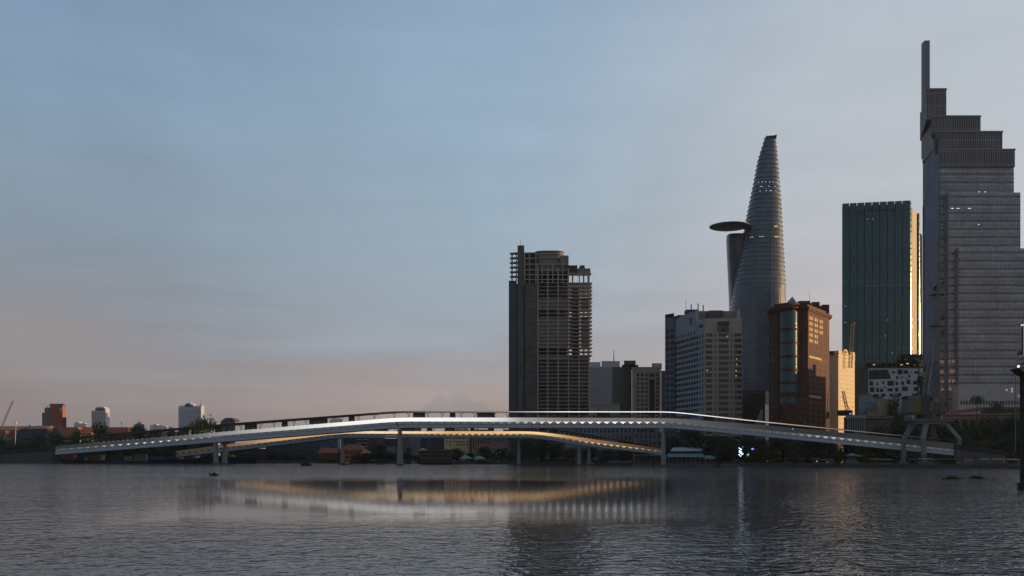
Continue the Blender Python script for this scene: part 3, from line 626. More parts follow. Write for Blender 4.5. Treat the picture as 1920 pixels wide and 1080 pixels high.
def brick_tower():
    root = thing('office_tower', (*A(1480, 570), GZ), 'dark red brick tower with a curved teal glass bay and a green pyramid roof', 'building')
    c = A(1515, 560); z = lambda py: Zp(py, 560); zt = z(577)
    wall = gridmat('red_brick_wall', (.105, .036, .015), (.085, .03, .013), (.07, .026, .013), 1.2, .8, .1, .8)
    fp = [A(1441.5, 574), A(1458, 563.5), A(1474, 561), c, A(1555, 592), A(1553, 600), (A(1460, 590)[0], 602)]
    b = MB(); b.prism(fp, 0, zt); b.build('wall', wall, root)
    cm = mat('brick_cornice', (.10, .034, .014), .8)
    def grow(k): cx = sum(p[0] for p in fp)/len(fp); cy = sum(p[1] for p in fp)/len(fp); return [(cx+(p[0]-cx)*k, cy+(p[1]-cy)*k) for p in fp]
    b = MB(); b.prism(grow(1.05), zt-1.6, zt-.7); b.prism(grow(1.09), zt-.7, zt+.5); b.build('cornice', cm, root)
    b = MB(); b.prism(grow(.97), zt+.5, zt+2.2); b.build('parapet', wall, root)
    # curved bay
    cx, cy = A(1479, 562.8); rr = 5.5
    def arc(r, z_, k=1): return [(cx+r*math.cos(t), cy+r*math.sin(t), z_) for t in [R(190)+R(160)*i/16 for i in range(17)]]
    def drum(name, m, r, y0, y1):
        b = MB(); a = arc(r, z(y1)); d = arc(r, z(y0)); b.loft([a, d]); return b.build(name, m, root)
    drum('bay_wall', wall, rr-.15, 577, 862)
    gg = gridmat('bay_glass', (.018, .13, .155), (.012, .10, .125), (.008, .04, .048), 1.1, 1.25, .09, .12)
    for y0, y1 in ((585, 615.5), (620, 641.5), (645, 666.5), (670.5, 691.5), (696, 716), (720, 736), (745, 757)): drum('bay_window', gg, rr, y0, y1)
    for y in (617.8, 643.2, 668.5, 694, 718): drum('bay_band', cm, rr+.25, y-1.2, y+1.2)
    drum('bay_top', cm, rr+.9, 576.5, 579); 
    b = MB(); R_ = lambda r, z_: [(cx+.3+r*math.cos(t*math.pi/12), cy+5+r*math.sin(t*math.pi/12), z_) for t in range(24)]
    b.loft([R_(7.2, zt+.5), R_(7.2, z(572))]); b.build('lantern_glass', gg, root)
    b = MB(); b.loft([R_(7.6, z(572)), R_(7.6, z(567.5))]); b.build('lantern_band', cm, root)
    b = MB(); ax, ay = A(1485.5, 573); bz = z(565.5)-.2
    P = [(ax-5.3, ay-2.2), (ax+1.5, ay-5.5), (ax+5.2, ay+1.5), (ax-1.5, ay+5.2)]
    for i in range(4): b.face([(*P[i], bz), (*P[(i+1) % 4], bz), (ax, ay, z(549))])
    b.face([(*p, bz) for p in P[::-1]]); b.build('pyramid_roof', mat('green_copper', (.14, .24, .19), .5, .12, .3), root)
    fs = Fc(c, A(1555, 592)); ffr = Fc(A(1474, 561), c); fl = Fc(A(1441.5, 574), A(1458, 563.5))
    wl = mat('sunlit_pane', (.55, .42, .22), .3, .4, .6); dimp = mat('brown_pane', (.06, .04, .03), .3, .5, .6)  # bright panes carry the sun glare in their colour
    pitch = 10.6*560/F; w = fs.L
    for i in range(22):
        zz = zt-4.6-i*pitch
        if zz < 12: break
        if i in (7, 14):
            pane(root, fs, w*.05, w*.62, zz-1.4, zz, wl, .05); continue
        for k in (0, 1, 2, 3):
            t = w*(.06+k*.235)
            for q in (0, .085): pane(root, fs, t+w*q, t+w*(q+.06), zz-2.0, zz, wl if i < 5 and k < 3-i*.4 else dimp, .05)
    for i in range(20):
        zz = zt-7-i*pitch
        if zz < 10: break
        pane(root, ffr, ffr.L*.82, ffr.L*.9, zz-2, zz, glass); pane(root, fl, fl.L*.35, fl.L*.45, zz-2, zz, glass); 
    dk = [glass, tglass]
    for i in range(5):
        for k in (1484, 1493, 1500, 1507): pane(root, ffr, ffr.s_(k), ffr.s_(k)+.9, z(752+i*12), z(746+i*12), rnd.choice(dk), .05)
    # roof clutter
    for p0, p1, y0, Y0, Y1 in ((1499, 1519, 564, 578, 588), (1524, 1537, 566, 582, 592), (1543, 1555, 571, 588, 596)):
        b = MB(); b.box(A(p0, Y0)[0], A(p1, Y0)[0], Y0, Y1, zt, Zp(y0, Y0)); b.build('roof_room', wall, root)
    b = MB()
    for k in range(2):
        q = A(1510+k*11, 580); b.tube((*q, zt+4), (*q, zt+6.5), .5, .3)
    b.build('roof_vent', dsteel, root)
    b = MB(); q = A(1518, 580); b.tube((*q, zt+4), (*q, Zp(547, 580)), .08); b.build('mast', dsteel, root)
brick_tower()

def pale_tower():
    root = thing('apartment_tower', (*A(1585, 600), GZ), 'narrow cream block with an arched gable, glowing in low sun beside the brick tower', 'building')
    c = A(1572, 600); r = A(1602.5, 617); l = A(1553, 612); zt = Zp(663, 600)
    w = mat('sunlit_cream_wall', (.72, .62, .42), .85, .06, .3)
    b = MB(); b.prism([l, c, r, (r[0]-4, 628), (A(1556, 626)[0], 626)], 0, zt); b.build('wall', w, root)
    f = Fc(c, r)
    b = MB(); f.band(b, 0, f.L, zt-2.2, zt-1.7, .35, 0); f.band(b, 0, f.L, zt-.1, zt+.5, .45, .5); b.build('cornice', w, root)
    b = MB(); pts = []
    for k in range(9): a = math.pi*k/8; pts.append((f.L*.42-3.4*math.cos(a), zt+.5+3.3*math.sin(a)))
    fr = [f.p(s, z, .3) for s, z in pts]; bk = [f.p(s, z, -.7) for s, z in pts]; b.face(fr[::-1]); b.face(bk)
    for i in range(8): b.face([fr[i], fr[i+1], bk[i+1], bk[i]])
    b.build('arched_gable', w, root)
    b = MB(); b.face([f.p(f.L*.42+1.4*math.cos(a), zt+1.0+1.6*math.sin(a), .36) for a in [math.pi*k/8 for k in range(9)]]); b.build('gable_window', hole, root)
    b = MB(); f.band(b, f.L*.74, f.L*.99, zt, zt+2.6, .2, 3); f.band(b, 0, f.L*.2, zt, zt+2, .2, 3); b.build('roof_room', w, root)
    grid(root, f, f.L*.04, f.L*.97, 3, zt-3.5, 6, 23, .36, .45, mat('curtained_pane', (.20, .13, .08), .4, .3, .5))
    b = MB(); q0 = A(1555, 606); q1 = A(1572, 606); b.prism([q0, (q1[0], 604), (q1[0], 620), (A(1556, 620)[0], 620)], zt+.1, zt+2.3); b.build('roof_garden', mat('roof_plants', (.045, .07, .02), .9, .5, .7), root)
pale_tower()

def block(name, label, cat, p0, p1, ytop, Y, depth, m, win=None, side=None, group=None, roof=(), wmat=None, cornice=True, ybase=None):
    """plain building block; win=(cols, rows, zfloor_px, ztop_px, fw, fh); side=(px, dY) adds an oblique face at the right"""
    root = thing(name, (*A((p0+p1)/2, Y), GZ), label, cat, group)
    zt = Zp(ytop, Y); a = A(p0, Y); c = A(p1, Y)
    poly = [a, c]
    bl = A(p0, Y+depth)[0]+.2 if p0 > 960 else a[0]; br = A(p1, Y+depth)[0]-.2 if p1 < 960 else c[0]
    if side: poly.append(A(side[0], Y+side[1])); poly += [(A(side[0]-1, Y+side[1]+depth)[0] if p1 < 960 else poly[-1][0]-1, Y+side[1]+depth), (bl, Y+depth)]
    else: poly += [(br, Y+depth), (bl, Y+depth)]
    b = MB(); b.prism(poly, 0 if ybase is None else Zp(ybase, Y), zt); b.build('wall', m, root)
    f = Fc(a, c)
    if cornice: b = MB(); f.band(b, -.2, f.L+.2, zt-.5, zt+.4, .35, .3); b.build('parapet', m, root)
    if win:
        cols, rows, yb, yt, fw, fh = win
        grid(root, f, f.L*.04, f.L*.96, Zp(yb, Y), Zp(yt, Y), cols, rows, fw, fh, wmat or hole)
    for (r0, r1, yt, *mm) in roof:
        b = MB(); d_ = Y+max(6, depth*.5); b.prism([A(r0, Y+3), A(r1, Y+3), A(r1-1, d_), A(r0+1, d_)], zt-.2, Zp(yt, Y+3)); b.build('roof_room', mm[0] if mm else m, root)
    return root, f, zt
def mast(root, px, y0, y1, Y, r=.15, m=dsteel, name='mast'):
    b = MB(); q = A(px, Y); b.tube((*q, Zp(y0, Y)), (*q, Zp(y1, Y)), r, r*.5, 6); b.build(name, m, root)
# mid-distance blocks between the unfinished tower and the hotel
w0 = mat('bluish_white_wall', (.44, .46, .50), .85)
r_, f_, z_ = block('apartment_tower', 'pale bluish apartment block dotted with small square windows, right behind the unfinished tower', 'building', 1100, 1155, 688, 900, 30, w0, (12, 15, 765, 690, .5, .45), roof=((1106, 1126, 679), (1128, 1162, 677)))
mast(r_, 1151, 678, 657, 905, .5)
r_, f_, z_ = block('office_block', 'dark green glass office block with a stepped roof, left of the brown windowed block', 'building', 1148, 1184.5, 689, 800, 30, gridmat('dark_green_curtain', (.03, .07, .085), (.022, .052, .07), (.05, .10, .11), 4.6, 3.9, .14, .2), roof=((1170, 1192, 676, dconc), (1166, 1197, 684, dconc)))
r_, f_, z_ = block('office_block', 'brown grey office block with blue square windows and one dark vertical strip', 'building', 1185, 1239, 689, 790, 30, mat('brown_grey_wall', (.30, .275, .25), .85), None, roof=((1222, 1241, 681, cream),))
for i in range(12):
    zz = Zp(700+i*8, 790)
    for px in (1194, 1202, 1210, 1230): pane(r_, f_, f_.s_(px), f_.s_(px+4.8), zz-2.4, zz-.3, rnd.choice([bglass, bglass, glass]))
b = MB(); f_.band(b, f_.s_(1217.5), f_.s_(1227.5), 0, Zp(711, 790), .12, -.01); f_.band(b, f_.s_(1217.5), f_.s_(1227.5), Zp(707, 790), Zp(700, 790), .12, -.01); b.build('dark_strip', glass, r_)
block('office_block', 'thin blue glass slice between the brown windowed block and the hotel', 'building', 1239.5, 1251, 696, 785, 25, gridmat('slate_curtain', (.06, .11, .13), (.05, .09, .11), (.04, .06, .07), 3, 3.6, .14, .25))
r_, f_, z_ = block('low_block', 'plain beige windowless block rising just above the bridge roof', 'building', 1113, 1162, 757, 740, 25, mat('beige_render', (.36, .33, .26), .85, .12, .2), (5, 1, 760.5, 758.5, .15, .7))
# grey glass block behind the lamp-lit bridge roof, right of the hotel
r_, f_, z_ = block('office_block', 'low dark glass block with a pale rim between hotel and brick tower', 'building', 1391, 1434.5, 733, 700, 25, gridmat('dim_curtain', (.022, .034, .042), (.018, .028, .034), (.015, .02, .025), 7, 5, .1, .3), side=(1442, 12))
b = MB(); f_.band(b, 0, f_.L, Zp(737, 700), Zp(732.5, 700), .25, -.01); b.build('pale_rim', mat('rim_grey', (.11, .12, .13), .8), r_)
b = MB(); f_.band(b, 0, f_.L*.25, Zp(752, 700), Zp(739, 700), .2, -.01); b.build('blue_panel', mat('rim_blue', (.05, .07, .10), .6), r_)
b = MB(); g2 = Fc(A(1434.6, 700), A(1442, 712)); g2.band(b, .1, g2.L, Zp(757, 700), Zp(733, 700), .3, -.01); b.build('end_wall', mat('end_wall_cream', (.5, .4, .26), .85), r_)
# church spire
root = thing('spire', (*A(1424, 640), GZ), 'slim white spire rising behind the lit bridge roof', 'spire')
b = MB(); q = A(1424, 640); b.prism([(q[0]-2.4, 638), (q[0]+2.4, 638), (q[0]+2.4, 643), (q[0]-2.4, 643)], 0, Zp(792, 640)); b.build('tower_base', mat('spire_white', (.3, .33, .38), .8), root)
b = MB(); b.prism([(q[0]-1.8, 638.5), (q[0]+1.8, 638.5), (q[0]+1.8, 642.5), (q[0]-1.8, 642.5)], Zp(792, 640), Zp(768, 640), top=[(q[0]+1.3, 640), (q[0]+2.4, 640), (q[0]+2.4, 641), (q[0]+1.3, 641)]); b.build('tower_cap', mat('spire_white', (.3, .33, .38), .8), root)

# ------------------------------------------------------------------ lower town at the right
def lattice_crane(label, base, tip, Y, w, m, gold=False, group=None, name='tower_crane'):
    root = thing(name, (*A(base[0], Y), Zp(base[1], Y)), label, 'crane', group)
    p = Vector((*A(base[0], Y), Zp(base[1], Y))); q = Vector((*A(tip[0], Y), Zp(tip[1], Y)))
    d = (q-p); n = max(4, int(d.length/(w*1.3))); sx = Vector((w/2, 0, 0)); sy = Vector((0, w/2, 0))
    b = MB(); cs = [sx+sy, sx-sy, -sx-sy, -sx+sy]; t = w*.13
    for c in cs: b.bar(p+c, q+c*.8, t)
    for i in range(n):
        a0 = p+d*i/n; a1 = p+d*(i+1)/n
        for k in range(4): b.bar(a0+cs[k], a1+cs[(k+1) % 4], t*.7)
    b.build('lattice_boom', m, root)
    return root, p, q
gold = mat('golden_steel', (.45, .27, .10), .45)
r_, p_, q_ = lattice_crane('golden lattice crane boom catching the sun in front of the teal tower', (1594, 690), (1598.5, 608), 606, 1.9, gold)
b = MB(); b.bar(q_+Vector((-.8, 0, 0)), q_+Vector((2.2, 0, 1)), 1.1); b.build('boom_head', gold, r_)
b = MB(); b.bar(q_+Vector((2.0, 0, .6)), p_+Vector((4.2, 0, 0)), .18); b.build('hoist_cable', dsteel, r_)
r_, p_, q_ = lattice_crane('small dark lattice crane with a grey cabin before the cream block', (1590, 778), (1581, 733), 590, 1.5, dsteel)
b = MB(); x, y = A(1586, 590); b.box(x-5, x+3.5, 588, 592, Zp(779.5, 590), Zp(769.5, 590)); b.build('machine_house', dsteel, r_)
b = MB(); b.box(x+1.5, x+2.6, 587.6, 588, Zp(777, 590), Zp(775, 590)); b.build('blue_lamp', emit('blue_lamp', (.25, .3, 1), 1.2), r_)
b = MB(); b.tube((x+1, 590, Zp(779, 590)), (x+1, 590, GZ), .5); b.build('tower_mast', dsteel, r_)
b = MB(); b.bar((x+3, 590, Zp(770, 590)), (x-2.4, 590, Zp(744, 590)), .3); b.build('strut', dsteel, r_)

r_, f_, z_ = block('office_block', 'dull green block in shade between the cream block and the white punctured building', 'building', 1601, 1629, 690, 630, 8, gridmat('murky_green', (.018, .04, .035), (.014, .03, .03), (.012, .02, .02), 2.2, 3.1, .12, .4))
# white building with irregular openings
root = thing('office_block', (*A(1680, 562), GZ), 'white building punched with irregular dark openings below the teal tower', 'building')
Yb = 562; f = Fc(A(1628, Yb), A(1731, Yb)); z = lambda py: Zp(py, Yb)
b = MB(); b.prism([A(1628, Yb), A(1731, Yb), (A(1731, Yb)[0], Yb+26), (A(1628, Yb+26)[0], Yb+26)], 0, z(690)); b.build('wall', mat('punctured_wall', (.48, .50, .54), .85, .08, .3), root)
b = MB(); f.band(b, 0, f.L, z(690), z(687.5), .4, 3); b.build('roof_slab', mat('dark_trim', (.05, .05, .05), .8), root)
b = MB(); pts = [(1629, 694), (1664, 693), (1671, 710), (1629, 711.5)]; b.face([f.p(f.s_(x), z(y), .08) for x, y in pts[::-1]]); b.build('large_opening', hole, root)
b = MB()
for x in (1637, 1649): f.band(b, f.s_(x), f.s_(x)+.3, z(711), z(694), .2, -.1)
f.band(b, f.s_(1630), f.s_(1666), z(706), z(705), .2, -.1); b.build('opening_mullion', mat('mullion_grey', (.12, .1, .07), .7), root)
op = [(1673, 696, 5, 4), (1683, 693, 9, 9), (1694, 694, 9, 7), (1680, 705, 4, 6), (1688, 706, 3, 4), (1703, 703, 4, 5), (1693, 705, 2, 2), (1697, 708, 4, 2), (1707, 697, 2, 2), (1630, 715, 7, 8), (1643, 718, 4, 4), (1654, 715, 4, 5), (1664, 714, 12, 9), (1679, 716, 5, 6), (1690, 715, 5, 7), (1700, 712, 7, 8), (1712, 714, 8, 7), (1631, 726, 8, 9), (1643, 727, 5, 8), (1650, 729, 6, 6), (1657, 725, 3, 3), (1664, 728, 10, 6), (1678, 727, 6, 7), (1691, 725, 11, 8), (1713, 726, 9, 7), (1636, 739, 12, 7), (1652, 738, 8, 6), (1629, 738, 4, 3), (1668, 738, 7, 6), (1682, 737, 8, 6), (1710, 738, 12, 5), (1714, 696, 8, 4), (1722, 704, 5, 6)]
for x, y, w, h in op: pane(root, f, f.s_(x), f.s_(x+w), z(y+h), z(y), hole, .05)
rp = MB()
for i in range(260):
    t = rnd.uniform(0, f.L*.97); q = Vector(f.p(t, z(687.5)+rnd.uniform(0, 2.2+(3 if t > f.L*.55 else 0)), -rnd.uniform(.5, 6))); s_ = rnd.uniform(.5, 1.1)
    a = rnd.uniform(0, 6.3); d1 = Vector((math.cos(a), math.sin(a), rnd.uniform(-.5, .5)))*s_; d2 = Vector((-math.sin(a)*.5, math.cos(a)*.5, 1))*s_*.6
    rp.face([q-d1-d2, q+d1-d2, q+d1+d2, q-d1+d2])
tag(rp.build('roof_garden', leafmat('roof_leaf', (.035, .05, .015)), root))
b = MB(); b.box(A(1687, 570)[0], A(1730, 570)[0], 570, 574, z(690), Zp(664, 570)); b.build('roof_pavilion', mat('pavilion_dark', (.03, .035, .02), .8, .4, .3), root)
b = MB(); b.box(A(1721, 569)[0], A(1729, 569)[0], 568.5, 569.8, z(690), Zp(673, 569)); b.build('pale_panel', mat('panel_cream', (.36, .29, .2), .8), root)
for x, y in ((1640, 683.5), (1692, 683.5), (1703, 681.5)): b = MB(); q = f.p(f.s_(x), z(y), -1); b.box(q[0]-.7, q[0]+.7, q[1]-.2, q[1]+.2, q[2]-.3, q[2]+.3); b.build('garden_lamp', emit('lit_amber', (1, .6, .22), .5), root)

block('town_house', 'small pale blue grey house in front of the white punctured building', 'building', 1610, 1636, 742, 560, 12, mat('bluegrey_wall', (.23, .27, .34), .85), (3, 1, 760, 752, .2, .5))
block('town_house', 'cream windowless house beside the tree left of the crane', 'building', 1644, 1668, 749, 556, 12, mat('cream_house_wall', (.36, .30, .21), .85), (2, 1, 762, 757, .12, .5), roof=((1646, 1655, 744, dconc),))
block('town_house', 'low dull yellow house below the blue grey one', 'building', 1626, 1646, 764, 550, 10, mat('dull_yellow', (.26, .20, .11), .85), (4, 1, 771, 767, .3, .8))
r_, f_, z_ = block('town_house', 'flat-roofed town house with dark small windows under the cream house', 'building', 1622, 1675, 785, 545, 14, mat('brown_beige_wall', (.16, .125, .085), .85), (7, 2, 806, 789, .3, .5))
b = MB(); f_.band(b, 0, f_.L, z_, z_+1.6, 1, 6); b.build('roof', mat('grey_tin_roof', (.1, .12, .14), .6), r_)
# columned facade
root = thing('colonnaded_building', (*A(1606, 540), GZ), 'pale classical building with a row of white columns left of the crane', 'building')
f = Fc(A(1588, 540), A(1623, 540)); z = lambda py: Zp(py, 540)
b = MB(); b.box(A(1588, 540)[0], A(1623, 540)[0], 541.2, 545, 0, z(782)); b.build('wall', mat('shade_wall', (.05, .055, .06), .9), root)
b = MB(); f.band(b, -.4, f.L+.4, z(784.5), z(780), .6, 1.5); f.band(b, 0, f.L, z(780), z(778), .2, 3); b.build('entablature', mat('pale_stone', (.26, .28, .28), .8), root)
for i in range(8): b = MB(); t = f.L*(i+.4)/8; q = f.p(t, 0); b.tube(q, f.p(t, z(784.5)), .42, .36, 8); b.build('column', mat('pale_stone', (.26, .28, .28), .8), root)
# arcade building
root = thing('arcade_building', (*A(1850, 560), GZ), 'long ochre building with a row of round arches and a red roof behind the palms', 'building')
Yb = 560; f = Fc(A(1768, 566), A(1990, 552)); z = lambda py: Zp(py, Yb); och = mat('ochre_wall', (.30, .165, .065), .85, .12, .3)
b = MB(); f.band(b, 0, f.L, 0, z(783), 0, 5); b.build('wall', och, root)
b = MB(); f.band(b, -.3, f.L+.3, z(784), z(781), .5, -.02); f.band(b, 0, f.L, z(778), z(775.5), .3, 3); b.build('cornice', mat('pale_cornice', (.34, .3, .24), .8), root)
b = MB(); f.band(b, 0, f.L, z(782), z(775), -.6, 5); b.build('upper_wall', och, root)
b = MB(); a, c = f.p(f.s_(1776), z(776), -1), f.p(f.s_(1845), z(771), -1); a2, c2 = f.p(f.s_(1776), z(770.5), -8), f.p(f.s_(1845), z(762), -8)
b.face([a, c, c2, a2]); b.face([a, a2, f.p(f.s_(1776), z(776), -8)]); b.face([c, f.p(f.s_(1845), z(776), -8), c2]); b.build('red_roof', mat('crimson_roof', (.16, .02, .03), .7), root)
b = MB(); f.band(b, f.s_(1845), f.L, z(776), z(763), -3, 6); b.build('upper_block', mat('upper_block_wall', (.20, .13, .08), .85), root)
grid(root, f, f.s_(1848), f.s_(1918), z(775), z(765), 16, 1, .45, .7, hole, out=-2.9)
for i in range(16):
    t = f.s_(1778)+i*4.6; b = MB(); h0 = z(800)
    pts = [f.p(t-1.35, h0, .08), f.p(t+1.35, h0, .08)]+[f.p(t+1.35*math.cos(a), z(791)+1.5*math.sin(a), .08) for a in [math.pi*k/8 for k in range(9)]]
    b.face(pts); o = b.build('arch_opening', hole, root)
    b = MB()
    for k in range(8):
        a0, a1 = math.pi*k/8, math.pi*(k+1)/8
        b.bar(f.p(t+1.6*math.cos(a0), z(791)+1.75*math.sin(a0), .15), f.p(t+1.6*math.cos(a1), z(791)+1.75*math.sin(a1), .15), .32)
    b.build('arch_trim', mat('pale_cornice', (.34, .3, .24), .8), o)
for x, y in ((1887, 731), (1897, 729), (1897, 734), (1911, 742)):
    b = MB(); q = A(x, 640); b.box(q[0]-.6, q[0]+.5, 639.4, 639.7, Zp(y+1.8, 640), Zp(y-1.6, 640)); o = b.build('lit_window', emit('lit_amber2', (1, .62, .28), .35)); 
    o.parent = root; o.data.transform(__import__('mathutils').Matrix.Translation(-ORG[root]))
# colonial hotel behind the lower bridge ramp
root = thing('colonial_building', (*A(1150, 690), GZ), 'long white colonial building with columns seen through the gap between the two bridge decks', 'building')
Yb = 690; wc = mat('colonial_white', (.24, .255, .265), .85, .1, .3)
for p0, p1, yt, dy in ((1050, 1085, 806, 3), (1085, 1215, 801, 0), (1190, 1248, 812, -8), (1100, 1180, 780, 10)):
    f = Fc(A(p0, Yb+dy), A(p1, Yb+dy)); z = lambda py: Zp(py, Yb+dy)
    b = MB(); f.band(b, 0, f.L, 0, z(yt), 0, 9); b.build('wall', wc, root)
    b = MB(); f.band(b, -.3, f.L+.3, z(yt), z(yt)+.7, .7, 9); f.band(b, 0, f.L, z(yt+13)-.3, z(yt+13)+.3, .5, -.01); b.build('cornice', wc, root)
    n = int(f.L/2.9)
    for r_ in range(2):
        for i in range(n):
            t = (i+.5)*f.L/n; pane(root, f, t-.65, t+.65, z(yt+10+13*r_), z(yt+3.5+13*r_), hole, .05)
b = MB(); q = A(1212, 680); b.prism([(q[0]-6, 680), (q[0]+7, 680), (q[0]+7, 688), (q[0]-6, 688)], Zp(806, 680), Zp(797, 680), top=[(q[0], 683), (q[0]+1, 683), (q[0]+1, 685), (q[0], 685)]); b.build('hip_roof', dconc, root)
block('apartment_block', 'pinkish low block behind the trees right of the tall bridge pier', 'building', 1322, 1384, 808, 640, 12, mat('pink_beige_wall', (.12, .075, .06), .85), (10, 3, 850, 812, .4, .5))

# ------------------------------------------------------------------ the two decks of the footbridge
BD = Vector((1, -.482)).normalized(); BN = Vector((BD.y, -BD.x)) # BN points to the camera
if BN.y > 0: BN = -BN
def interp(nodes, px):
    if px <= nodes[0][0]: return nodes[0][1:]
    for a, b in zip(nodes, nodes[1:]):
        if a[0] <= px <= b[0]:
            t = (px-a[0])/(b[0]-a[0]); return tuple(a[i]+(b[i]-a[i])*t for i in range(1, len(a)))
    return nodes[-1][1:]
class Bridge:
    def __init__(s, c0, root): s.c0 = c0; s.root = root
    def P(s, px, off=0):
        k = (px-960)/F; Y = s.c0/(1+.482*k); q = Vector((k*Y, Y))+BN*off; return q
    def Yc(s, px): return s.c0/(1+.482*(px-960)/F)
    def strip(s, name, nodes, m, off, thick, p0=None, p1=None, step=12, parent=None):
        """a continuous member following the bridge line; nodes = (bearing, upper, lower)"""
        p0 = nodes[0][0] if p0 is None else p0; p1 = nodes[-1][0] if p1 is None else p1
        n = max(1, int((p1-p0)/step)); b = MB(); st = []
        for i in range(n+1):
            px = p0+(p1-p0)*i/n
            y = [0, 0]
            for w, dx in ((.25, -22), (.5, 0), (.25, 22)):         # ease the bends
                v = interp(nodes, min(max(px+dx, nodes[0][0]), nodes[-1][0])) if nodes[0][0]+22 < px < nodes[-1][0]-22 else interp(nodes, px)
                y[0] += w*v[0]; y[1] += w*v[1]
            Y = s.Yc(px); a = s.P(px, off); c = s.P(px, off-thick)
            st.append((px/1920, a, c, Zp(y[0], Y), Zp(y[1], Y)))
        for (u0, a, c, zt, zb), (u1, a2, c2, zt2, zb2) in zip(st, st[1:]):
            UV = [(u0, 0), (u1, 0), (u1, 1), (u0, 1)]
            b.face([(*a, zb), (*a2, zb2), (*a2, zt2), (*a, zt)], UV)
            b.face([(*a, zt), (*a2, zt2), (*c2, zt2), (*c, zt)], UV)
            b.face([(*c, zb), (*c, zt), (*c2, zt2), (*c2, zb2)], [(u0, 0), (u0, 1), (u1, 1), (u1, 0)])
            b.face([(*a, zb), (*c, zb), (*c2, zb2), (*a2, zb2)], [(u0, 0), (u0, 1), (u1, 1), (u1, 0)])
        for e in (st[0], st[-1]): b.face([(*e[1], e[3]), (*e[2], e[3]), (*e[2], e[4]), (*e[1], e[4])])
        return b.build(name, m, parent or s.root)
    def scallops(s, nodes, m, off, p0, p1, period):
        b = MB(); px = p0
        while px < p1:
            Y = s.Yc(px); n = 6; pts = []
            for k in range(n+1):
                x = px+period*k/n; yt, yb = interp(nodes, x); h = abs(math.sin(math.pi*k/n)); q = s.P(x, off)
                pts.append((q, Zp(yb, s.Yc(x)), Zp(yb-(yb-yt)*(.12+.88*h), s.Yc(x))))
            for (a, zb, zt), (c, zb2, zt2) in zip(pts, pts[1:]):
                a2, c2 = a-BN*.25, c-BN*.25
                b.face([(*a, zb), (*c, zb2), (*c, zt2), (*a, zt)]); b.face([(*a, zt), (*c, zt2), (*c2, zt2), (*a2, zt)])
            px += period
        return b.build('scalloped_fascia', m, s.root)
    def post(s, px, zt_nodes, zb_nodes, m, flip=1):
        Y = s.Yc(px); zt = Zp(interp(zt_nodes, px)[1], Y)-.02; zb = Zp(interp(zb_nodes, px)[0], Y)-.3; q = s.P(px, -1.2); h = zt-zb
        b = MB(); D = Vector((BD.x, BD.y)); P3 = lambda d, zz: (q.x+D.x*d, q.y+D.y*d, zz)
        b.tube(P3(.5*flip, zb), P3(-.35*flip, zb+h*.45), .28, .22, 6)
        for a, c, z0, z1 in ((-.35, -2.0, .45, 1), (-.35, 1.5, .45, .98), (.55, .45, .72, 1), (-1.2, -1.0, .75, 1)):
            b.tube(P3(a*flip, zb+h*z0), P3(c*flip, zb+h*z1), .15, .12, 5)
        return b.build('tree_shaped_post', m, s.root)
    def kiosk(s, p0, p1, zt_nodes, zb_nodes, m):
        b = MB(); a, c = s.P(p0, -1.0), s.P(p1, -1.0); a2, c2 = a-BN*2.6, c-BN*2.6; pm = (p0+p1)/2; Y = s.Yc(pm)
        b.prism([tuple(a), tuple(c), tuple(c2), tuple(a2)], Zp(interp(zb_nodes, pm)[0], Y)-.4, Zp(interp(zt_nodes, pm)[1], Y)); return b.build('kiosk', m, s.root)
    def pier(s, px, ytop, wt, wb, m, off=-1, dep=2.2):
        Y = s.Yc(px); q = s.P(px, off); k = Y/F; a, c = wt*k/2, wb*k/2
        def rect(h, d): return [tuple(q-BD*h+BN*d), tuple(q+BD*h+BN*d), tuple(q+BD*h-BN*d), tuple(q-BD*h-BN*d)]
        b = MB(); b.prism(rect(c, dep*.8), -3, Zp(ytop, Y), top=rect(a, dep*.5)); o = b.build('pier', m, s.root)
        cp = MB(); cp.prism(rect(wb*k/2+.9, dep*.8+.9), -1, .75); cp.build('pile_cap', mat('pile_cap', (.10, .10, .09), .9, .4, .5), o); return o
girder = mat('girder_metal', (.52, .55, .58), .4, .06, .05)
fascia = mat('fascia_metal', (.60, .64, .67), .45, .06, .05)
roofm = mat('roof_bronze', (.045, .038, .034), .6, .1, .1)
postm = mat('post_dark', (.022, .022, .024), .6)
pierm = mat('pier_concrete', (.27, .29, .29), .85, .15, .2)
kiom = mat('kiosk_slate', (.05, .048, .048), .7)
U = lambda f, c=(1, .97, .92): tuple(x*f for x in c)
o_ = (0, 0, 0)
up = thing('footbridge', (*Bridge(595.4, None).P(960), 0), 'long white-lit pedestrian bridge with a thin roof on tree-shaped posts, the upper deck', 'bridge')
B1 = Bridge(595.4, up)
roofN = [(80, 824, 826.5), (440, 793, 797), (745, 770.7, 773.4), (1260, 771, 773.6), (1420, 788.5, 791.2), (1700, 816.5, 819), (1852, 829, 831)]
bandN = [(104, 836, 842.4), (280, 822, 828.8), (440, 808, 814.4), (745, 783, 790.2), (1000, 783, 790.6), (1260, 784, 791), (1420, 796, 804.8), (1788, 831, 842.8)]
scalN = [(104, 842.4, 846), (440, 814.4, 819), (745, 790.2, 795.4), (1260, 791, 795.6), (1420, 804.8, 810.6), (1788, 842.8, 847.2)]
girdN = [(104, 846.6, 852.4), (440, 819.7, 826.6), (745, 796, 802), (1260, 796.2, 802.4), (1420, 811.2, 817.2), (1788, 847.8, 853.6)]
roof1 = B1.strip('roof', roofN, roofm, .3, 6.5)
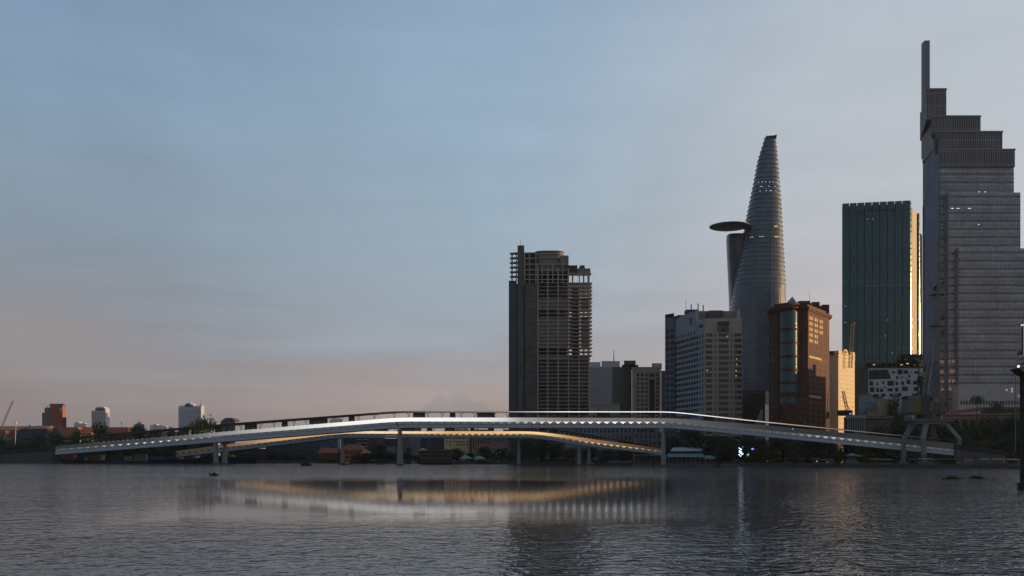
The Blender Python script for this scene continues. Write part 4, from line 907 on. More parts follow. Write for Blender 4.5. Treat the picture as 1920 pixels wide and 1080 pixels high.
B1.strip('roof_light_line', [(a, b+.6, c-.5) for a, b, c in roofN], lampstrip('roof_lamps', (.3, .25, .22), [(740, o_), (800, U(.20, (1, .75, .65))), (950, U(.34, (1, .8, .72))), (1010, U(.75, (1, .88, .8))), (1060, U(1.15)), (1250, U(1.25)), (1300, U(1.15)), (1380, U(.85, (1, .9, .85))), (1460, U(.48, (1, .8, .72))), (1560, U(.22, (1, .75, .65))), (1680, U(.05)), (1740, o_)]), .34, .12, 700, 1750, parent=roof1)
par1 = B1.strip('lit_parapet', bandN, lampstrip('parapet_lamps', (.26, .235, .21), [(100, o_), (290, U(.02)), (360, U(.10)), (440, U(.30)), (540, U(.55)), (640, U(.9)), (760, U(1.0)), (900, U(.85)), (945, U(.65)), (975, U(.34)), (1050, U(.17, (1, .86, .7))), (1230, U(.12, (1, .86, .7))), (1330, U(.05)), (1450, o_)]), .2, .25)  # beige stretch at right has no lamps; a faint glow lifts its tone
B1.strip('light_trough', scalN, lampstrip('trough_lamps', (.08, .08, .08), [(100, U(.06)), (180, U(.25, (1, .85, .65))), (230, U(.75, (1, .93, .8))), (300, U(.85, (1, .95, .85))), (350, U(.35)), (420, U(.04)), (880, U(.03)), (960, U(.25, (1, .85, .65))), (1040, U(.95, (1, .95, .85))), (1160, U(1.25, (1, .95, .85))), (1215, U(.9, (1, .93, .8))), (1260, U(.15)), (1380, U(.06)), (1480, U(.12, (1, .85, .65))), (1560, U(.5, (1, .92, .75))), (1600, U(.26, (1, .9, .7))), (1700, U(.14, (1, .9, .7))), (1788, U(.08))]), -.25, .3)
B1.scallops(scalN, fascia, .12, 104, 1787, 15.2)
B1.strip('deck', [(a, b+.3, c-.4) for a, b, c in scalN], dconc, -.6, 7.5)
B1.strip('far_parapet', [(a, b+1, c) for a, b, c in bandN], mat('parapet_back', (.12, .11, .10), .7), -7.6, .25)
gird1 = B1.strip('girder', girdN, girder, .3, 7.6)
B1.strip('shadow_joint', [(a, b-.7, b) for a, b, c in girdN], postm, .15, 7.3, parent=gird1)
B1.strip('keel_line', [(a, c, c+.5) for a, b, c in girdN], postm, .1, 7.0, parent=gird1)
for px in (745.6, 998, 1257.5): B1.strip('deck_joint', [(px, interp(scalN, px)[0]+.5, interp(girdN, px)[1]), (px+.8, interp(scalN, px)[0]+.5, interp(girdN, px)[1])], postm, .42, .1, step=1, parent=gird1)
for i, px in enumerate((424, 450, 486, 512, 549, 572, 640-2, 670+1, 674+26, 738, 764, 801, 827, 864, 888, 926, 950, 962+40, 1028, 1064, 1088, 1112, 1158, 1185, 1205, 1238, 1262, 1290, 1345, 1368, 1402, 1430, 1470, 1500, 350, 322, 296, 260, 232, 204, 166, 134)):
    if 470 < px < 1300 or px < 470 or px > 1300: B1.post(px, roofN, bandN, postm, 1 if i % 2 else -1)
for p0, p1 in ((457, 476), (526.5, 533.5), (578, 608.5), (652, 659.5), (773, 792), (842, 849), (893, 922.5), (968, 976), (1042, 1060), (1118, 1140), (1215, 1223), (1317, 1336), (1383, 1391), (1441, 1463), (1508, 1515), (1584, 1600), (1640, 1646), (401, 409), (335, 352), (300-22, 300-14)): B1.kiosk(p0, p1, roofN, bandN, kiom)
B1.pier(748.5, 801.8, 4.4, 8.4, pierm); B1.pier(1243, 802.2, 4, 7.4, pierm); B1.pier(1238.3, 802.2, 1.2, 1.6, pierm, off=-5, dep=1)
B1.pier(403, 829, 4.5, 6, pierm, off=-1); B1.pier(412.5, 828.6, 4.5, 6, pierm, off=-5)
# small lamps standing on the parapet edge
lm = emit('parapet_spot', (1, .95, .85), .9)
for px in list(range(150, 600, 9)):
    Y = B1.Yc(px); q = B1.P(px, .05); zz = Zp(interp(bandN, px)[0], Y); b = MB(); b.box(q.x-.22, q.x+.22, q.y-.1, q.y+.1, zz, zz+.18); b.build('edge_lamp', lm if px > 180 else emit('parapet_spot_dim', (1, .95, .9), .25), par1)
# abutments where the bridge lands
ab = mat('abutment_wall', (.085, .10, .10), .9, .2, .15); ab2 = mat('abutment_stone', (.085, .095, .11), .9, .2, .3)
def wedge(label, px0, px1, t0, t1, b0, b1, m, off=.2):
    a, c = B1.P(px0, off), B1.P(px1, off); d, e = c-BN*8, a-BN*8; Y0, Y1 = B1.Yc(px0), B1.Yc(px1)
    mb = MB(); za, zc = Zp(t0, Y0), Zp(t1, Y1)
    A4 = [(*a, -2), (*c, -2), (*e, -2), (*d, -2)]
    mb.face([(*a, -2), (*c, -2), (*c, zc), (*a, za)]); mb.face([(*e, -2), (*e, za), (*d, zc), (*d, -2)]); mb.face([(*a, za), (*c, zc), (*d, zc), (*e, za)])
    mb.face([(*c, -2), (*d, -2), (*d, zc), (*c, zc)]); mb.face([(*a, -2), (*a, za), (*e, za), (*e, -2)])
    top_mesh(mb, 'bridge_abutment', m, label, 'bridge abutment')
wedge('dull green grey abutment wall under the left end of the bridge', -60, 99, 856, 846, 870, 870, ab)
wedge('grey sloping abutment wall under the right end of the bridge, beside the gantry crane', 1790, 1886, 843.5, 853, 876, 876, ab2, off=.6)
B1.strip('ramp_parapet', [(-60, 850, 856), (99, 838, 846)], mat('parapet_shade', (.03, .033, .03), .8), .4, .4)
B1.strip('ramp_parapet', [(1789, 832, 843), (1886, 845, 853)], mat('parapet_shade', (.03, .033, .03), .8), .8, .4)
# second deck, behind and below
low = thing('footbridge', (*Bridge(628, None).P(820), 0), 'lower pedestrian bridge deck with an amber-lit parapet, passing beneath and behind the white-lit one', 'bridge')
B2 = Bridge(628, low)
roof2 = [(330, 833, 835), (445, 820, 822), (640, 799, 800.6), (1000, 799, 801), (1060, 807.5, 810), (1240, 837, 840)]
band2 = [(330, 846, 850), (400, 836.5, 841.5), (445, 830.5, 836), (540, 819, 824.5), (640, 808.6, 813), (1000, 808.6, 813.4), (1060, 815.5, 821), (1100, 822, 827.5), (1240, 840.5, 845)]
scal2 = [(330, 850, 853), (445, 836, 840), (540, 824.5, 828), (640, 813.4, 816.6), (1000, 813.4, 816.8), (1060, 821.2, 825.4), (1100, 827.8, 832), (1240, 845.5, 848.5)]
gird2 = [(330, 853.5, 856.5), (445, 840.6, 844), (540, 828.6, 832.6), (640, 817, 820.4), (1000, 817.2, 820.8), (1060, 826, 829.4), (1100, 832.6, 836.4), (1240, 849, 852)]
B2.strip('roof', roof2, roofm, .3, 6)
B2.strip('lit_parapet', band2, lampstrip('amber_lamps', (.14, .11, .08), [(400, (.05, .03, .01)), (445, (.22, .13, .05)), (520, (.62, .36, .15)), (640, (.66, .35, .11)), (700, (.95, .72, .42)), (790, (.95, .62, .28)), (850, (.75, .38, .11)), (930, (.85, .48, .16)), (1010, (1.0, .66, .28)), (1060, (.55, .29, .10)), (1110, (.28, .14, .05)), (1160, (.14, .07, .025)), (1240, (.03, .015, .005))]), .2, .25)
B2.strip('light_trough', scal2, lampstrip('amber_trough', (.08, .07, .06), [(330, o_), (740, o_), (820, (.35, .24, .13)), (880, (.75, .5, .26)), (950, (.6, .42, .22)), (1010, (.08, .06, .05)), (1070, (.2, .14, .08)), (1120, (.8, .55, .28)), (1170, (.75, .5, .24)), (1240, (.22, .14, .06))]), -.25, .3)
B2.scallops(scal2, fascia, .12, 332, 1238, 11.8)
B2.strip('deck', [(a, b+.3, c-.3) for a, b, c in scal2], dconc, -.6, 6.5)
B2.strip('girder', gird2, girder, .3, 6.6)
B2.strip('keel_line', [(a, c, c+.5) for a, b, c in gird2], postm, .1, 6)
for i, px in enumerate((660, 690, 727, 745-6, 760, 786, 812, 857, 871, 894, 915, 943, 965, 1022, 1046, 1070, 1094, 1118)): B2.post(px, roof2, band2, postm, 1 if i % 2 else -1)
for p0, p1 in ((700, 722), (752, 772), (799, 806), (833, 848), (880, 885), (914, 922), (1030, 1040)): B2.kiosk(p0, p1, roof2, band2, kiom)
B2.pier(640.5, 820.2, 2.8, 4.6, pierm, dep=1.6); B2.pier(634.5, 820.4, 1.2, 2, postm, dep=.5); B2.pier(971.5, 820.6, 2.6, 5, pierm, dep=1.6); B2.pier(966.5, 820.6, 1, 1.6, pierm, dep=.6, off=-5)
B2.pier(1085, 835.5, 4, 8, pierm, dep=1.6); B2.pier(1102, 837.5, 4, 7.4, pierm, dep=1.6, off=-2.5); B2.pier(1187.5, 845, 1.4, 1.8, pierm, dep=.8); B2.pier(1191.5, 845.5, 1.2, 1.6, pierm, dep=.8, off=-4)
for px in (1204, 1210, 1216, 1221, 1226):
    b = MB(); q = B2.P(px, .3); Y = B2.Yc(px); b.tube((*q, Zp(846, Y)), (*q, Zp(834, Y)), .16); b.build('pale_bollard_post', pierm, low)
    

# ------------------------------------------------------------------ left bank town
tile = mat('long_roof_tiles', (.17, .05, .035), .85, .3, 1.2); slate = mat('dark_slate', (.022, .022, .032), .8, .3, .6); brn = mat('brown_tiles', (.20, .09, .05), .85, .3, 1)
def gabled(label, p0, p1, yr, ye, Y, depth, rm, wm_, gable=None, hip=0, cat='house', name='house'):
    root = thing(name, (*A((p0+p1)/2, Y), GZ), label, cat)
    x0, x1 = A(p0, Y)[0], A(p1, Y)[0]; zr, ze = Zp(yr, Y+depth/2), Zp(ye, Y); h = (x1-x0)*hip
    b = MB(); b.box(x0+.4, x1-.4, Y+.5, Y+depth-.5, 0, ze); b.build('wall', wm_, root)
    b = MB(); ym = Y+depth/2
    b.face([(x0, Y-.5, ze-.3), (x1, Y-.5, ze-.3), (x1-h, ym, zr), (x0+h, ym, zr)]); b.face([(x1, Y+depth+.5, ze-.3), (x0, Y+depth+.5, ze-.3), (x0+h, ym, zr), (x1-h, ym, zr)])
    b.face([(x0, Y+depth+.5, ze-.3), (x0, Y-.5, ze-.3), (x0+h, ym, zr)]); b.face([(x1, Y-.5, ze-.3), (x1, Y+depth+.5, ze-.3), (x1-h, ym, zr)]); b.face([(x0, Y-.5, ze-.3), (x0, Y+depth+.5, ze-.3), (x1, Y+depth+.5, ze-.3), (x1, Y-.5, ze-.3)])
    b.build('roof', rm, root)
    if gable:
        g0, g1, ga, gb, gm = gable; a, c = A(g0, Y-2), A(g1, Y-2); t = A((g0+g1)/2, Y-2)
        b = MB(); b.face([(a[0], Y-2, Zp(gb, Y-2)), (c[0], Y-2, Zp(gb, Y-2)), (t[0], Y-2, Zp(ga, Y-2))]); b.box(a[0], c[0], Y-2, Y+2, 0, Zp(gb, Y-2)); b.build('gable', gm, root)
        b = MB(); zt = Zp(ga, Y-2)+.3
        for e in (a[0]-.4, c[0]+.4): b.face([(e, Y-2.4, Zp(gb, Y-2)-.4), (t[0], Y-2.4, zt), (t[0], ym, zt), (e, ym, Zp(gb, Y-2)-.4)])
        b.build('gable_roof', rm, root)
    return root
gabled('long brown tiled hall roof at the far left edge', -40, 74, 799, 806, 900, 40, brn, mat('brown_wall', (.1, .06, .05)), name='hall', cat='hall')
gabled('dark red roof below the brown one, with a small sunlit gable', -30, 32, 807, 822, 870, 20, tile, mat('brown_wall', (.1, .06, .05)), gable=(6, 14, 808, 822, mat('sunlit_gable', (.55, .42, .25), .8)))
gabled('dark slate roofed house with a pale pointed gable at its right', 28, 96, 803.5, 823, 868, 20, slate, mat('slate_wall', (.05, .05, .055)), gable=(81, 97, 803, 824, mat('pale_gable', (.16, .16, .17), .8)))
gabled('brown roof behind the slate house, left of the brick tower', 55, 86, 798, 803, 905, 24, brn, mat('brown_wall', (.1, .06, .05)))
gabled('long dark red roof right of the brick tower', 88, 252, 801, 820, 900, 26, tile, mat('brown_wall', (.1, .06, .05)), name='hall', cat='hall')
gabled('brighter red roof with a cream gable among the left bank trees', 142, 172, 801, 812, 868, 16, mat('bright_tiles', (.30, .09, .045), .85, .2, 1), mat('cream_wall2', (.35, .28, .18)), gable=(141, 150, 801, 812, mat('cream_wall2', (.35, .28, .18))))
gabled('brownish red roofs peeping under the bridge roof left of the big dark tree', 268, 350, 809, 822, 850, 16, mat('dull_tiles', (.13, .07, .05), .85, .2, 1), mat('brown_wall', (.1, .06, .05)))
# brick tower with a glass flank and the mark 4
root = thing('brick_tower', (*A(102, 1000), GZ), 'reddish brown tower with a glass left flank and a pale mark near its top', 'building')
Y = 1000; z = lambda py: Zp(py, Y); bw = gridmat('rust_wall', (.36, .14, .09), (.33, .13, .085), (.30, .115, .075), 9, 6, .06, .8)
b = MB(); x = lambda p: A(p, Y)[0]
xr = A(117, Y+22)[0]; b.prism([(x(90), Y), (x(117.3), Y), (xr, Y+22), (x(90)+6, Y+22)], 0, z(757), top=[(x(94), Y), (x(117.3), Y), (xr, Y+22), (x(94)+6, Y+22)]); b.build('wall', bw, root)
b = MB(); b.prism([A(83.5, Y+6), (x(90), Y-.1), (x(92), Y+.5), (x(92), Y+12)], 0, z(764), top=[A(84, Y+6), (x(92.5), Y-.1), (x(94), Y+.5), (x(93), Y+12)]); b.prism([A(79, Y+8), A(83.6, Y+6), A(85, Y+14), A(80, Y+14)], 0, z(773)); b.build('glass_flank', gridmat('flank_glass', (.04, .075, .085), (.035, .06, .07), (.02, .03, .03), 2.5, 3.5, .2, .3), root)
b = MB(); b.face([(*A(83.5, Y+5.8), z(768)), (x(94), Y-.2, z(757)), (x(117.5), Y-.2, z(757)), (x(117.5), Y-.2, z(758.2)), (x(94.4), Y-.2, z(758.2)), (*A(83.5, Y+5.8), z(769.4))]); b.build('roof_edge', mat('rust_edge', (.3, .11, .05), .8), root)
b = MB(); b.prism([A(117.8, Y+4), A(124.5, Y+4), A(124, Y+16), A(117, Y+16)], 0, z(782)); b.build('glass_annex', gridmat('annex_glass', (.02, .05, .045), (.015, .04, .04), (.015, .03, .03), 2, 3.5, .2, .3), root)
cu = bpy.data.curves.new('mark', 'FONT'); cu.body = '4'; cu.size = 5.2; cu.extrude = .12; cu.offset = .12; cu.shear = .2
o = bpy.data.objects.new('wall_mark', cu); COL.objects.link(o); o.parent = root; ORG[o] = ORG[root]; o.location = Vector((x(110.8), Y-.2, z(771)))-ORG[root]; o.rotation_euler = (R(90), 0, 0); cu.materials.append(mat('pale_mark', (.55, .48, .36), .7))
mast(root, 82.5, 773, 745, Y+16, .12)
# hazy towers far away; some haze is put into the pale wall colours
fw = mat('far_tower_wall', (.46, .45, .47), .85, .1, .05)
def far_tower(label, p0, p1, yt, Y, steps, cols, rows, wallm=fw, side=None, fw_=.45):
    Y = Y*1.7
    r_, f_, z_ = block('far_tower', label, 'building', p0, p1, yt, Y, 60, wallm, (cols, rows, 812, yt+3, fw_+.12, .6), side=side, cornice=False)
    for a, c, y in steps: b = MB(); b.box(A(a, Y+10)[0], A(c, Y+10)[0], Y+10, Y+50, z_-1, Zp(y, Y+10)); b.build('roof_tier', wallm, r_)
    return r_
far_tower('hazy grey tower with a tiered crown above the left bank trees', 171.5, 198, 770, 2300, [(178, 198, 765.5), (180, 195, 763)], 9, 12, side=(205.5, 60))
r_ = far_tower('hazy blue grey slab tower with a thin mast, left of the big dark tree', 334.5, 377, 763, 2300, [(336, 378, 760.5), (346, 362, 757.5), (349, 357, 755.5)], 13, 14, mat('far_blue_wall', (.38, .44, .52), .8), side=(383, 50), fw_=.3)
mast(r_, 376, 760, 750, 2330*1.7, 1.5)
far_tower('small dark blue block with a curved roof just above the bridge roof', 413.5, 441, 789, 1300, [(417, 440, 786), (421, 436, 783.5)], 5, 8, mat('navy_wall', (.04, .055, .09), .6))
hz = mat('far_pale_wall', (.45, .49, .56), .9)  # bluish haze put into the wall colour of the faint blocks
for i, (a, c, y, st, lb) in enumerate([(139, 152, 793, (141, 148, 791), 'faint distant blocks just right of the brick tower with the mark'), (152, 161, 794, (154, 158, 793), 'faint pinkish distant block touching the red roof line'), (253, 270, 795, (259, 265, 792.5), 'faint distant block behind the trees right of the pale pole'), (281, 304, 797, (287, 294, 795), 'faint distant wide block over the bridge roof'), (304, 312, 799, (306, 310, 798), 'faint lowest distant block beside the wide one'), (618, 642, 786, (622, 638, 784), 'faint distant block seen between the bridge posts near the middle'), (575, 585, 800, (577, 583, 799), 'faint distant sliver under the rising bridge roof')]):
    r_, f_, z_ = block('far_block', lb, 'building', a, c, y, 7000, 60, hz, (5, 5, 806, y+1, .4, .4), cornice=False)
    b = MB(); b.box(A(st[0], 7010)[0], A(st[1], 7010)[0], 7010, 7060, z_-2, Zp(st[2], 7010)); b.build('roof_tier', hz, r_)
# poles and the leaning crane jib
def pole(label, px, y0, y1, Y, r, m, head=None, lean=0):
    root = thing('pole', (*A(px, Y), GZ), label, 'pole'); b = MB(); q = A(px, Y); b.tube((*q, 0), (q[0]+lean, q[1], Zp(y1, Y)), r, r*.5, 6); b.build('shaft', m, root)
    if head: b = MB(); b.loft([[(q[0]+lean+rr*math.cos(t*math.pi/4), q[1]+rr*math.sin(t*math.pi/4), Zp(y1, Y)+zz) for t in range(8)] for rr, zz in ((.1, -1.5), (head, -.6), (head, .4), (.1, 1.5))]); b.build('finial', m, root)
wp = mat('white_pole', (.6, .58, .52), .6); gp = mat('gold_pole', (.65, .4, .12), .5)
pole('white leaning pole with a small bulb top at the far left', 26.5, 823, 793, 860, .35, wp, .9, lean=1.8)
pole('slim golden spire pole among the left bank trees', 241.5, 806, 788, 860, .28, gp)
pole('dark stub pole on the red roof ridge left of the golden one', 228, 802, 794, 880, .22, dsteel, .4)
pole('dark finial pole over the slate roof', 56, 806, 799, 866, .2, dsteel, .9)
lattice_crane('thin leaning crane jib standing against the sky at the far left edge', (1, 806), (24.5, 751), 1100, 1.5, mat('faded_red_steel', (.25, .12, .10), .6))
# dark warehouses, sheds between left trees and middle
def deep(label, p0, p1, yt, Y, m, win=None, **k): return block(k.pop('name', 'office_block'), label, 'building', p0, p1, yt, Y, 18, m, win, **k)
deep('blue glass block rising under the bridge left of the orange roofed mansion', 582, 612, 812, 1000, gridmat('blue_curtain', (.035, .085, .13), (.03, .07, .11), (.025, .05, .08), 3, 5, .15, .3))
deep('brighter blue glass slab tight beside the thin bridge pier', 612, 634, 808, 1010, gridmat('blue_curtain2', (.03, .10, .19), (.025, .085, .16), (.02, .06, .1), 3, 5, .15, .3))
r_, f_, z_ = deep('dark office block with pairs of cream bands behind the red hipped roof', 642, 690, 806, 900, mat('navy_concrete', (.025, .032, .042), .7))
for k in range(5):
    for p0, p1 in ((669, 678), (681, 690)): b = MB(); f_.band(b, f_.s_(p0), f_.s_(p1)-.1, Zp(825+k*6.4-.0, 900), Zp(823.4+k*6.4, 900), .5, -.01); b.build('cream_band', mat('cream_band', (.36, .31, .2), .8), r_)
for (lb, a, c, y, YY, cc, w_) in [('brownish tall block right of the cream-banded one', 690, 707, 812, 980, (.10, .075, .06), (4, 7, 862, 814, .4, .5)), ('grey block with a pale top left of the tall bridge pier', 707, 722, 817, 960, (.13, .135, .13), (4, 6, 862, 820, .4, .5)), ('dull green grey block just left of the tall bridge pier', 718, 746, 823, 920, (.06, .075, .07), (7, 5, 862, 826, .4, .4)), ('pale low block under the green grey one', 724, 742, 838, 860, (.20, .18, .15), None), ('slender grey tower right of the tall bridge pier', 756, 770, 806, 1050, (.12, .14, .17), (3, 9, 862, 808, .5, .5)), ('second slender grey tower, paler, in the bridge gap', 770, 790, 803, 1100, (.15, .17, .20), (4, 9, 862, 806, .35, .5)), ('dark blue narrow block in the bridge gap', 789, 801, 812, 1000, (.03, .045, .065), None), ('blue grey stepped tower left of the cream building', 803, 834, 811, 900, (.05, .075, .10), (6, 9, 862, 814, .35, .4)), ('grey pipe-like block wall between the cream building and the beige columns', 880, 884, 815, 850, (.12, .11, .10), None), ('greenish low house row left of the orange mansion', 520, 590, 846, 830, (.05, .06, .06), (16, 2, 862, 848, .4, .5)), ('reddish brown low block left of the orange mansion', 590, 618, 850, 800, (.16, .06, .04), (6, 2, 864, 852, .4, .5)), ('dim brown houses below the rising lower deck', 470, 522, 848, 820, (.06, .045, .04), (12, 2, 862, 850, .4, .5)), ('dark grey shed row near the left bridge piers', 420, 470, 846, 815, (.03, .036, .05), (8, 1, 862, 850, .5, .5)), ('small pale roofed kiosk building beside the blue glass slab', 602, 618, 838, 860, (.22, .21, .18), None)]:
    deep(lb, a, c, y, YY, mat('wall_'+lb[:14].replace(' ', '_'), cc, .85, .15, .1), w_)
for lb, a, c, y, YY, cc, w_ in [('dark navy warehouse hall behind the cargo ship stern', 436, 502, 842, 830, (.025, .035, .05), (12, 2, 862, 845, .5, .4)), ('dusky blue block filling the gap under the rising lower deck', 498, 548, 833, 930, (.04, .055, .075), (9, 4, 862, 836, .4, .4)), ('dusky grey block touching the blue glass block', 544, 584, 824, 960, (.05, .06, .075), (8, 5, 862, 828, .4, .4)), ('dim grey tower slice hidden just right of the tall bridge pier', 744, 760, 806, 1200, (.09, .10, .115), (3, 8, 862, 808, .4, .4)), ('dim blue slice between the stepped tower and the cream building', 798, 810, 808, 1150, (.07, .085, .105), None), ('grey slice between the small white building and the unfinished tower', 944, 962, 806, 900, (.10, .105, .11), (3, 7, 862, 810, .4, .4))]:
    deep(lb, a, c, y, YY, mat('wall_'+lb[:16].replace(' ', '_'), cc, .85, .15, .1), w_)
# cream building with square windows and beige fluted wall
r_, f_, z_ = deep('cream building with rows of square windows under the amber deck', 833, 880, 806, 860, mat('cream_block_wall', (.72, .56, .31), .85, .08, .1), None, roof=((846, 878, 797),))
for px, ys in ((838, (822, 828.5)), (844, (822, 828.5, 834)), (851, (818, 823, 828)), (857, (822, 828.5, 834)), (863, (822, 828.5, 834)), (869, (822, 828.5, 834)), (876, (828.5, 834))):
    for y in ys: t = f_.s_(px); pane(r_, f_, t-.9, t+.9, Zp(y+1, 860), Zp(y-1, 860), mat('brown_opening', (.07, .04, .02), .8), .06)
r_, f_, z_ = deep('beige building with tall fluted piers right of the cream one', 884, 926, 806, 870, mat('fluted_wall', (.07, .06, .055), .85))
for i in range(9):
    b = MB(); f_.band(b, f_.L*(i+.12)/9, f_.L*(i+.68)/9, 0, z_-.3, .8, -.01); b.build('fluted_pier', mat('fluted_pier', (.36, .31, .25), .85), r_)
deep('small white building with dark windows beside the unfinished tower', 926, 953, 812, 850, mat('white_small', (.25, .26, .26), .85), (5, 3, 836, 815, .4, .4))
gabled('low long building with a crimson hipped roof under the amber deck', 886, 954, 832, 841, 800, 16, mat('crimson_tiles', (.22, .025, .035), .75, .2, .8), mat('pale_gold_wall', (.35, .26, .14), .85), hip=.12, name='market_hall', cat='building')
# orange mansion
root = gabled('orange colonial mansion with a red hipped roof, right of the thin bridge pier', 636, 681, 833, 843.5, 780, 22, mat('mansion_tiles', (.22, .05, .03), .85, .25, 1), mat('mansion_orange', (.46, .16, .06), .85, .12, .3), hip=.22, name='mansion', cat='building')
f = Fc(A(637, 780.5), A(680.5, 780.5)); mo = mat('mansion_orange', (.46, .16, .06))
for y in (846.5, 853.3): b = MB(); f.band(b, 0, f.L, Zp(y+.6, 780), Zp(y-.6, 780), .5, -.01); b.build('string_course', mo, root)
for r_ in range(2):
    for i in range(9): t = f.L*(i+.5)/9; pane(root, f, t-.62, t+.62, Zp(852+7*r_, 780), Zp(847.6+7*r_, 780), mat('mansion_window', (.04, .02, .02), .6), .05)
gabled('darker brick red wing left of the orange mansion', 594, 636, 840, 849, 790, 18, mat('mansion_tiles', (.22, .05, .03)), mat('wing_wall', (.15, .055, .035), .85), hip=.1, name='mansion', cat='building')
gabled('small orange roofed pavilion right of the mansion', 676, 694, 845, 850, 770, 10, mat('orange_tiles', (.38, .15, .06), .8), mat('dim_wall', (.06, .05, .04)), hip=.2)
gabled('orange pointed roof behind the river ferry', 784, 800, 840, 844, 800, 10, mat('orange_tiles', (.38, .15, .06)), mat('dim_wall', (.06, .05, .04)), hip=.4)

# ------------------------------------------------------------------ riverside things
def tent(label, px, y0, y1, w, Y, m):
    root = thing('tent', (*A(px, Y), GZ), label, 'tent', 'pale tents on the waterfront'); x, _ = A(px, Y); h = w*Y/F/2; b = MB(); ze, zt = Zp(y1, Y), Zp(y0, Y)
    P = [(x-h, Y-3), (x+h, Y-3), (x+h, Y+3), (x-h, Y+3)]
    for i in range(4): b.face([(*P[i], ze), (*P[(i+1) % 4], ze), (x, Y, zt)])
    b.build('canopy', m, root); b = MB()
    for p in P: b.tube((*p, 0), (*p, ze), .12, n=5)
    b.build('tent_poles', dsteel, root)
tm = mat('tent_cloth', (.26, .32, .33), .8, .08)
tent('pointed pale tent, the taller of the pair right of the ferry', 873, 852.5, 860, 26, 705, tm); tent('low flat pale tent, the right one of the pair', 899, 854, 860, 24, 706, tm)
def hull(mb, x0, x1, Y, w, z0, z1, bow=.15, sheer=.4):
    L = x1-x0; n = 8; top = []; bot = []
    for s_ in (1, -1):
        for k in range(n+1):
            t = k/n; e = min(t, 1-t)/bow; k_ = min(1, e)**.5; xx = x0+L*t
            top.append((xx, Y+s_*w/2*k_, z1+sheer*(abs(t-.5)*2)**3)); bot.append((x0+L*(.5+(t-.5)*.9), Y+s_*w/2*.8*k_, z0))
    A_ = top[:n+1]; B_ = top[n+1:]; C_ = bot[:n+1]; D_ = bot[n+1:]
    for k in range(n):
        mb.face([C_[k+1], C_[k], A_[k], A_[k+1]]); mb.face([D_[k], D_[k+1], B_[k+1], B_[k]]); mb.face([A_[k], B_[k], B_[k+1], A_[k+1]]); mb.face([D_[k], C_[k], C_[k+1], D_[k+1]])
def boat(label, px, wl, Lpx, h, hm, cab=None, cat='boat', name='boat', group=None, bow=.15):
    Y = CH*F/(wl-HY); x = A(px, Y)[0]; Lm = Lpx*Y/F; root = thing(name, (x, Y, 0), label, cat, group)
    b = MB(); hull(b, x-Lm/2, x+Lm/2, Y, min(Lm*.25, 8), -.3, h, bow); b.build('hull', hm, root)
    for c in cab or (): (f0, f1, z0, z1, m, nm) = c; b = MB(); w = min(Lm*.2, 6); b.box(x-Lm/2+Lm*f0, x-Lm/2+Lm*f1, Y-w/2, Y+w/2, z0, z1); b.build(nm, m, root)
    return root, x, Y, Lm
navy = mat('navy_hull', (.012, .02, .04), .5, .2); whitep = mat('boat_white', (.3, .33, .36), .6); oran = mat('boat_orange', (.35, .10, .04), .6); bluep = mat('boat_blue', (.04, .10, .24), .6); crm = mat('boat_cream', (.42, .38, .22), .7); redp = mat('boat_red', (.28, .04, .03), .7); dkh = mat('dark_hull', (.02, .018, .018), .7)
# big ferry with three decks
root, x, Y, Lm = boat('three-deck river ferry moored at the bank, pale deck edges over dark open sides', 818, 870.3, 62, 1.5, mat('ferry_hull', (.03, .035, .035), .6), name='ferry', cat='ferry', bow=.08)
for i in range(3):
    z0 = 1.5+i*2.9; b = MB(); b.box(x-Lm*.46+i*1.0, x+Lm*.47, Y-3.4, Y+3.4, z0+2.4, z0+2.9); b.build('deck', mat('ferry_deck', (.14, .15, .13), .7), root)
    b = MB(); b.box(x-Lm*.45+i*1.0, x+Lm*.46, Y-3.0, Y+3.0, z0, z0+2.4); b.build('cabin', mat('ferry_shade', (.05, .052, .045), .7, .4, .8), root)
    b = MB(); b.box(x-Lm*.46+i*1.0, x+Lm*.47, Y-3.5, Y-3.4, z0, z0+.7); b.build('railing', mat('ferry_rail', (.11, .12, .10), .7), root)
b = MB(); b.box(x-1, x+Lm*.42, Y-2, Y+2, 10.2, 11.0); b.build('red_awning', redp, root)
boat('small white launch just left of the ferry', 776, 869.8, 14, .8, whitep, [(.2, .6, .8, 2.2, whitep, 'cabin')])
boat('small pale motor boat under the thin bridge pier', 651, 871, 17, .8, dkh, [(.25, .75, .8, 1.9, whitep, 'cabin')])
boat('dark sampan with a humped cover out on the water', 574, 873.5, 21, 1.2, dkh, [(.3, .7, 1.2, 2.4, dkh, 'cover')])
boat('low dark sampan, faint, out on the water at the left', 402, 891.5, 20, .4, dkh, [(.35, .65, .4, .9, dkh, 'cover')])
root, x, Y, Lm = boat('large navy cargo ship with a cream wheelhouse near the left double pier', 430, 869, 110, 5.4, navy, [(.42, .47, 5.4, 15, crm, 'wheelhouse_tower'), (.38, .53, 9.5, 10.3, crm, 'bridge_wing'), (.40, .56, 12.2, 15.5, crm, 'wheelhouse'), (.44, .52, 15.5, 17, redp, 'funnel'), (.40, .58, 5.4, 6.6, crm, 'deckhouse'), (.40, .5, 6.9, 7.6, redp, 'deck_rail'), (.02, .34, 5.4, 6.2, dkh, 'hatch')], name='cargo_ship', cat='ship', bow=.06)
boat('navy barge with blue containers left of the cargo ship', 327, 868.6, 112, 3.4, navy, [(.05, .30, 3.4, 5.5, bluep, 'container'), (.33, .55, 3.4, 5.6, mat('container_navy', (.03, .05, .11), .6), 'container'), (.58, .64, 3.4, 7.2, whitep, 'wheelhouse'), (.72, .84, 3.4, 6.4, redp, 'container'), (.86, .98, 3.4, 4.6, dkh, 'hatch')], name='barge', cat='barge', bow=.05)
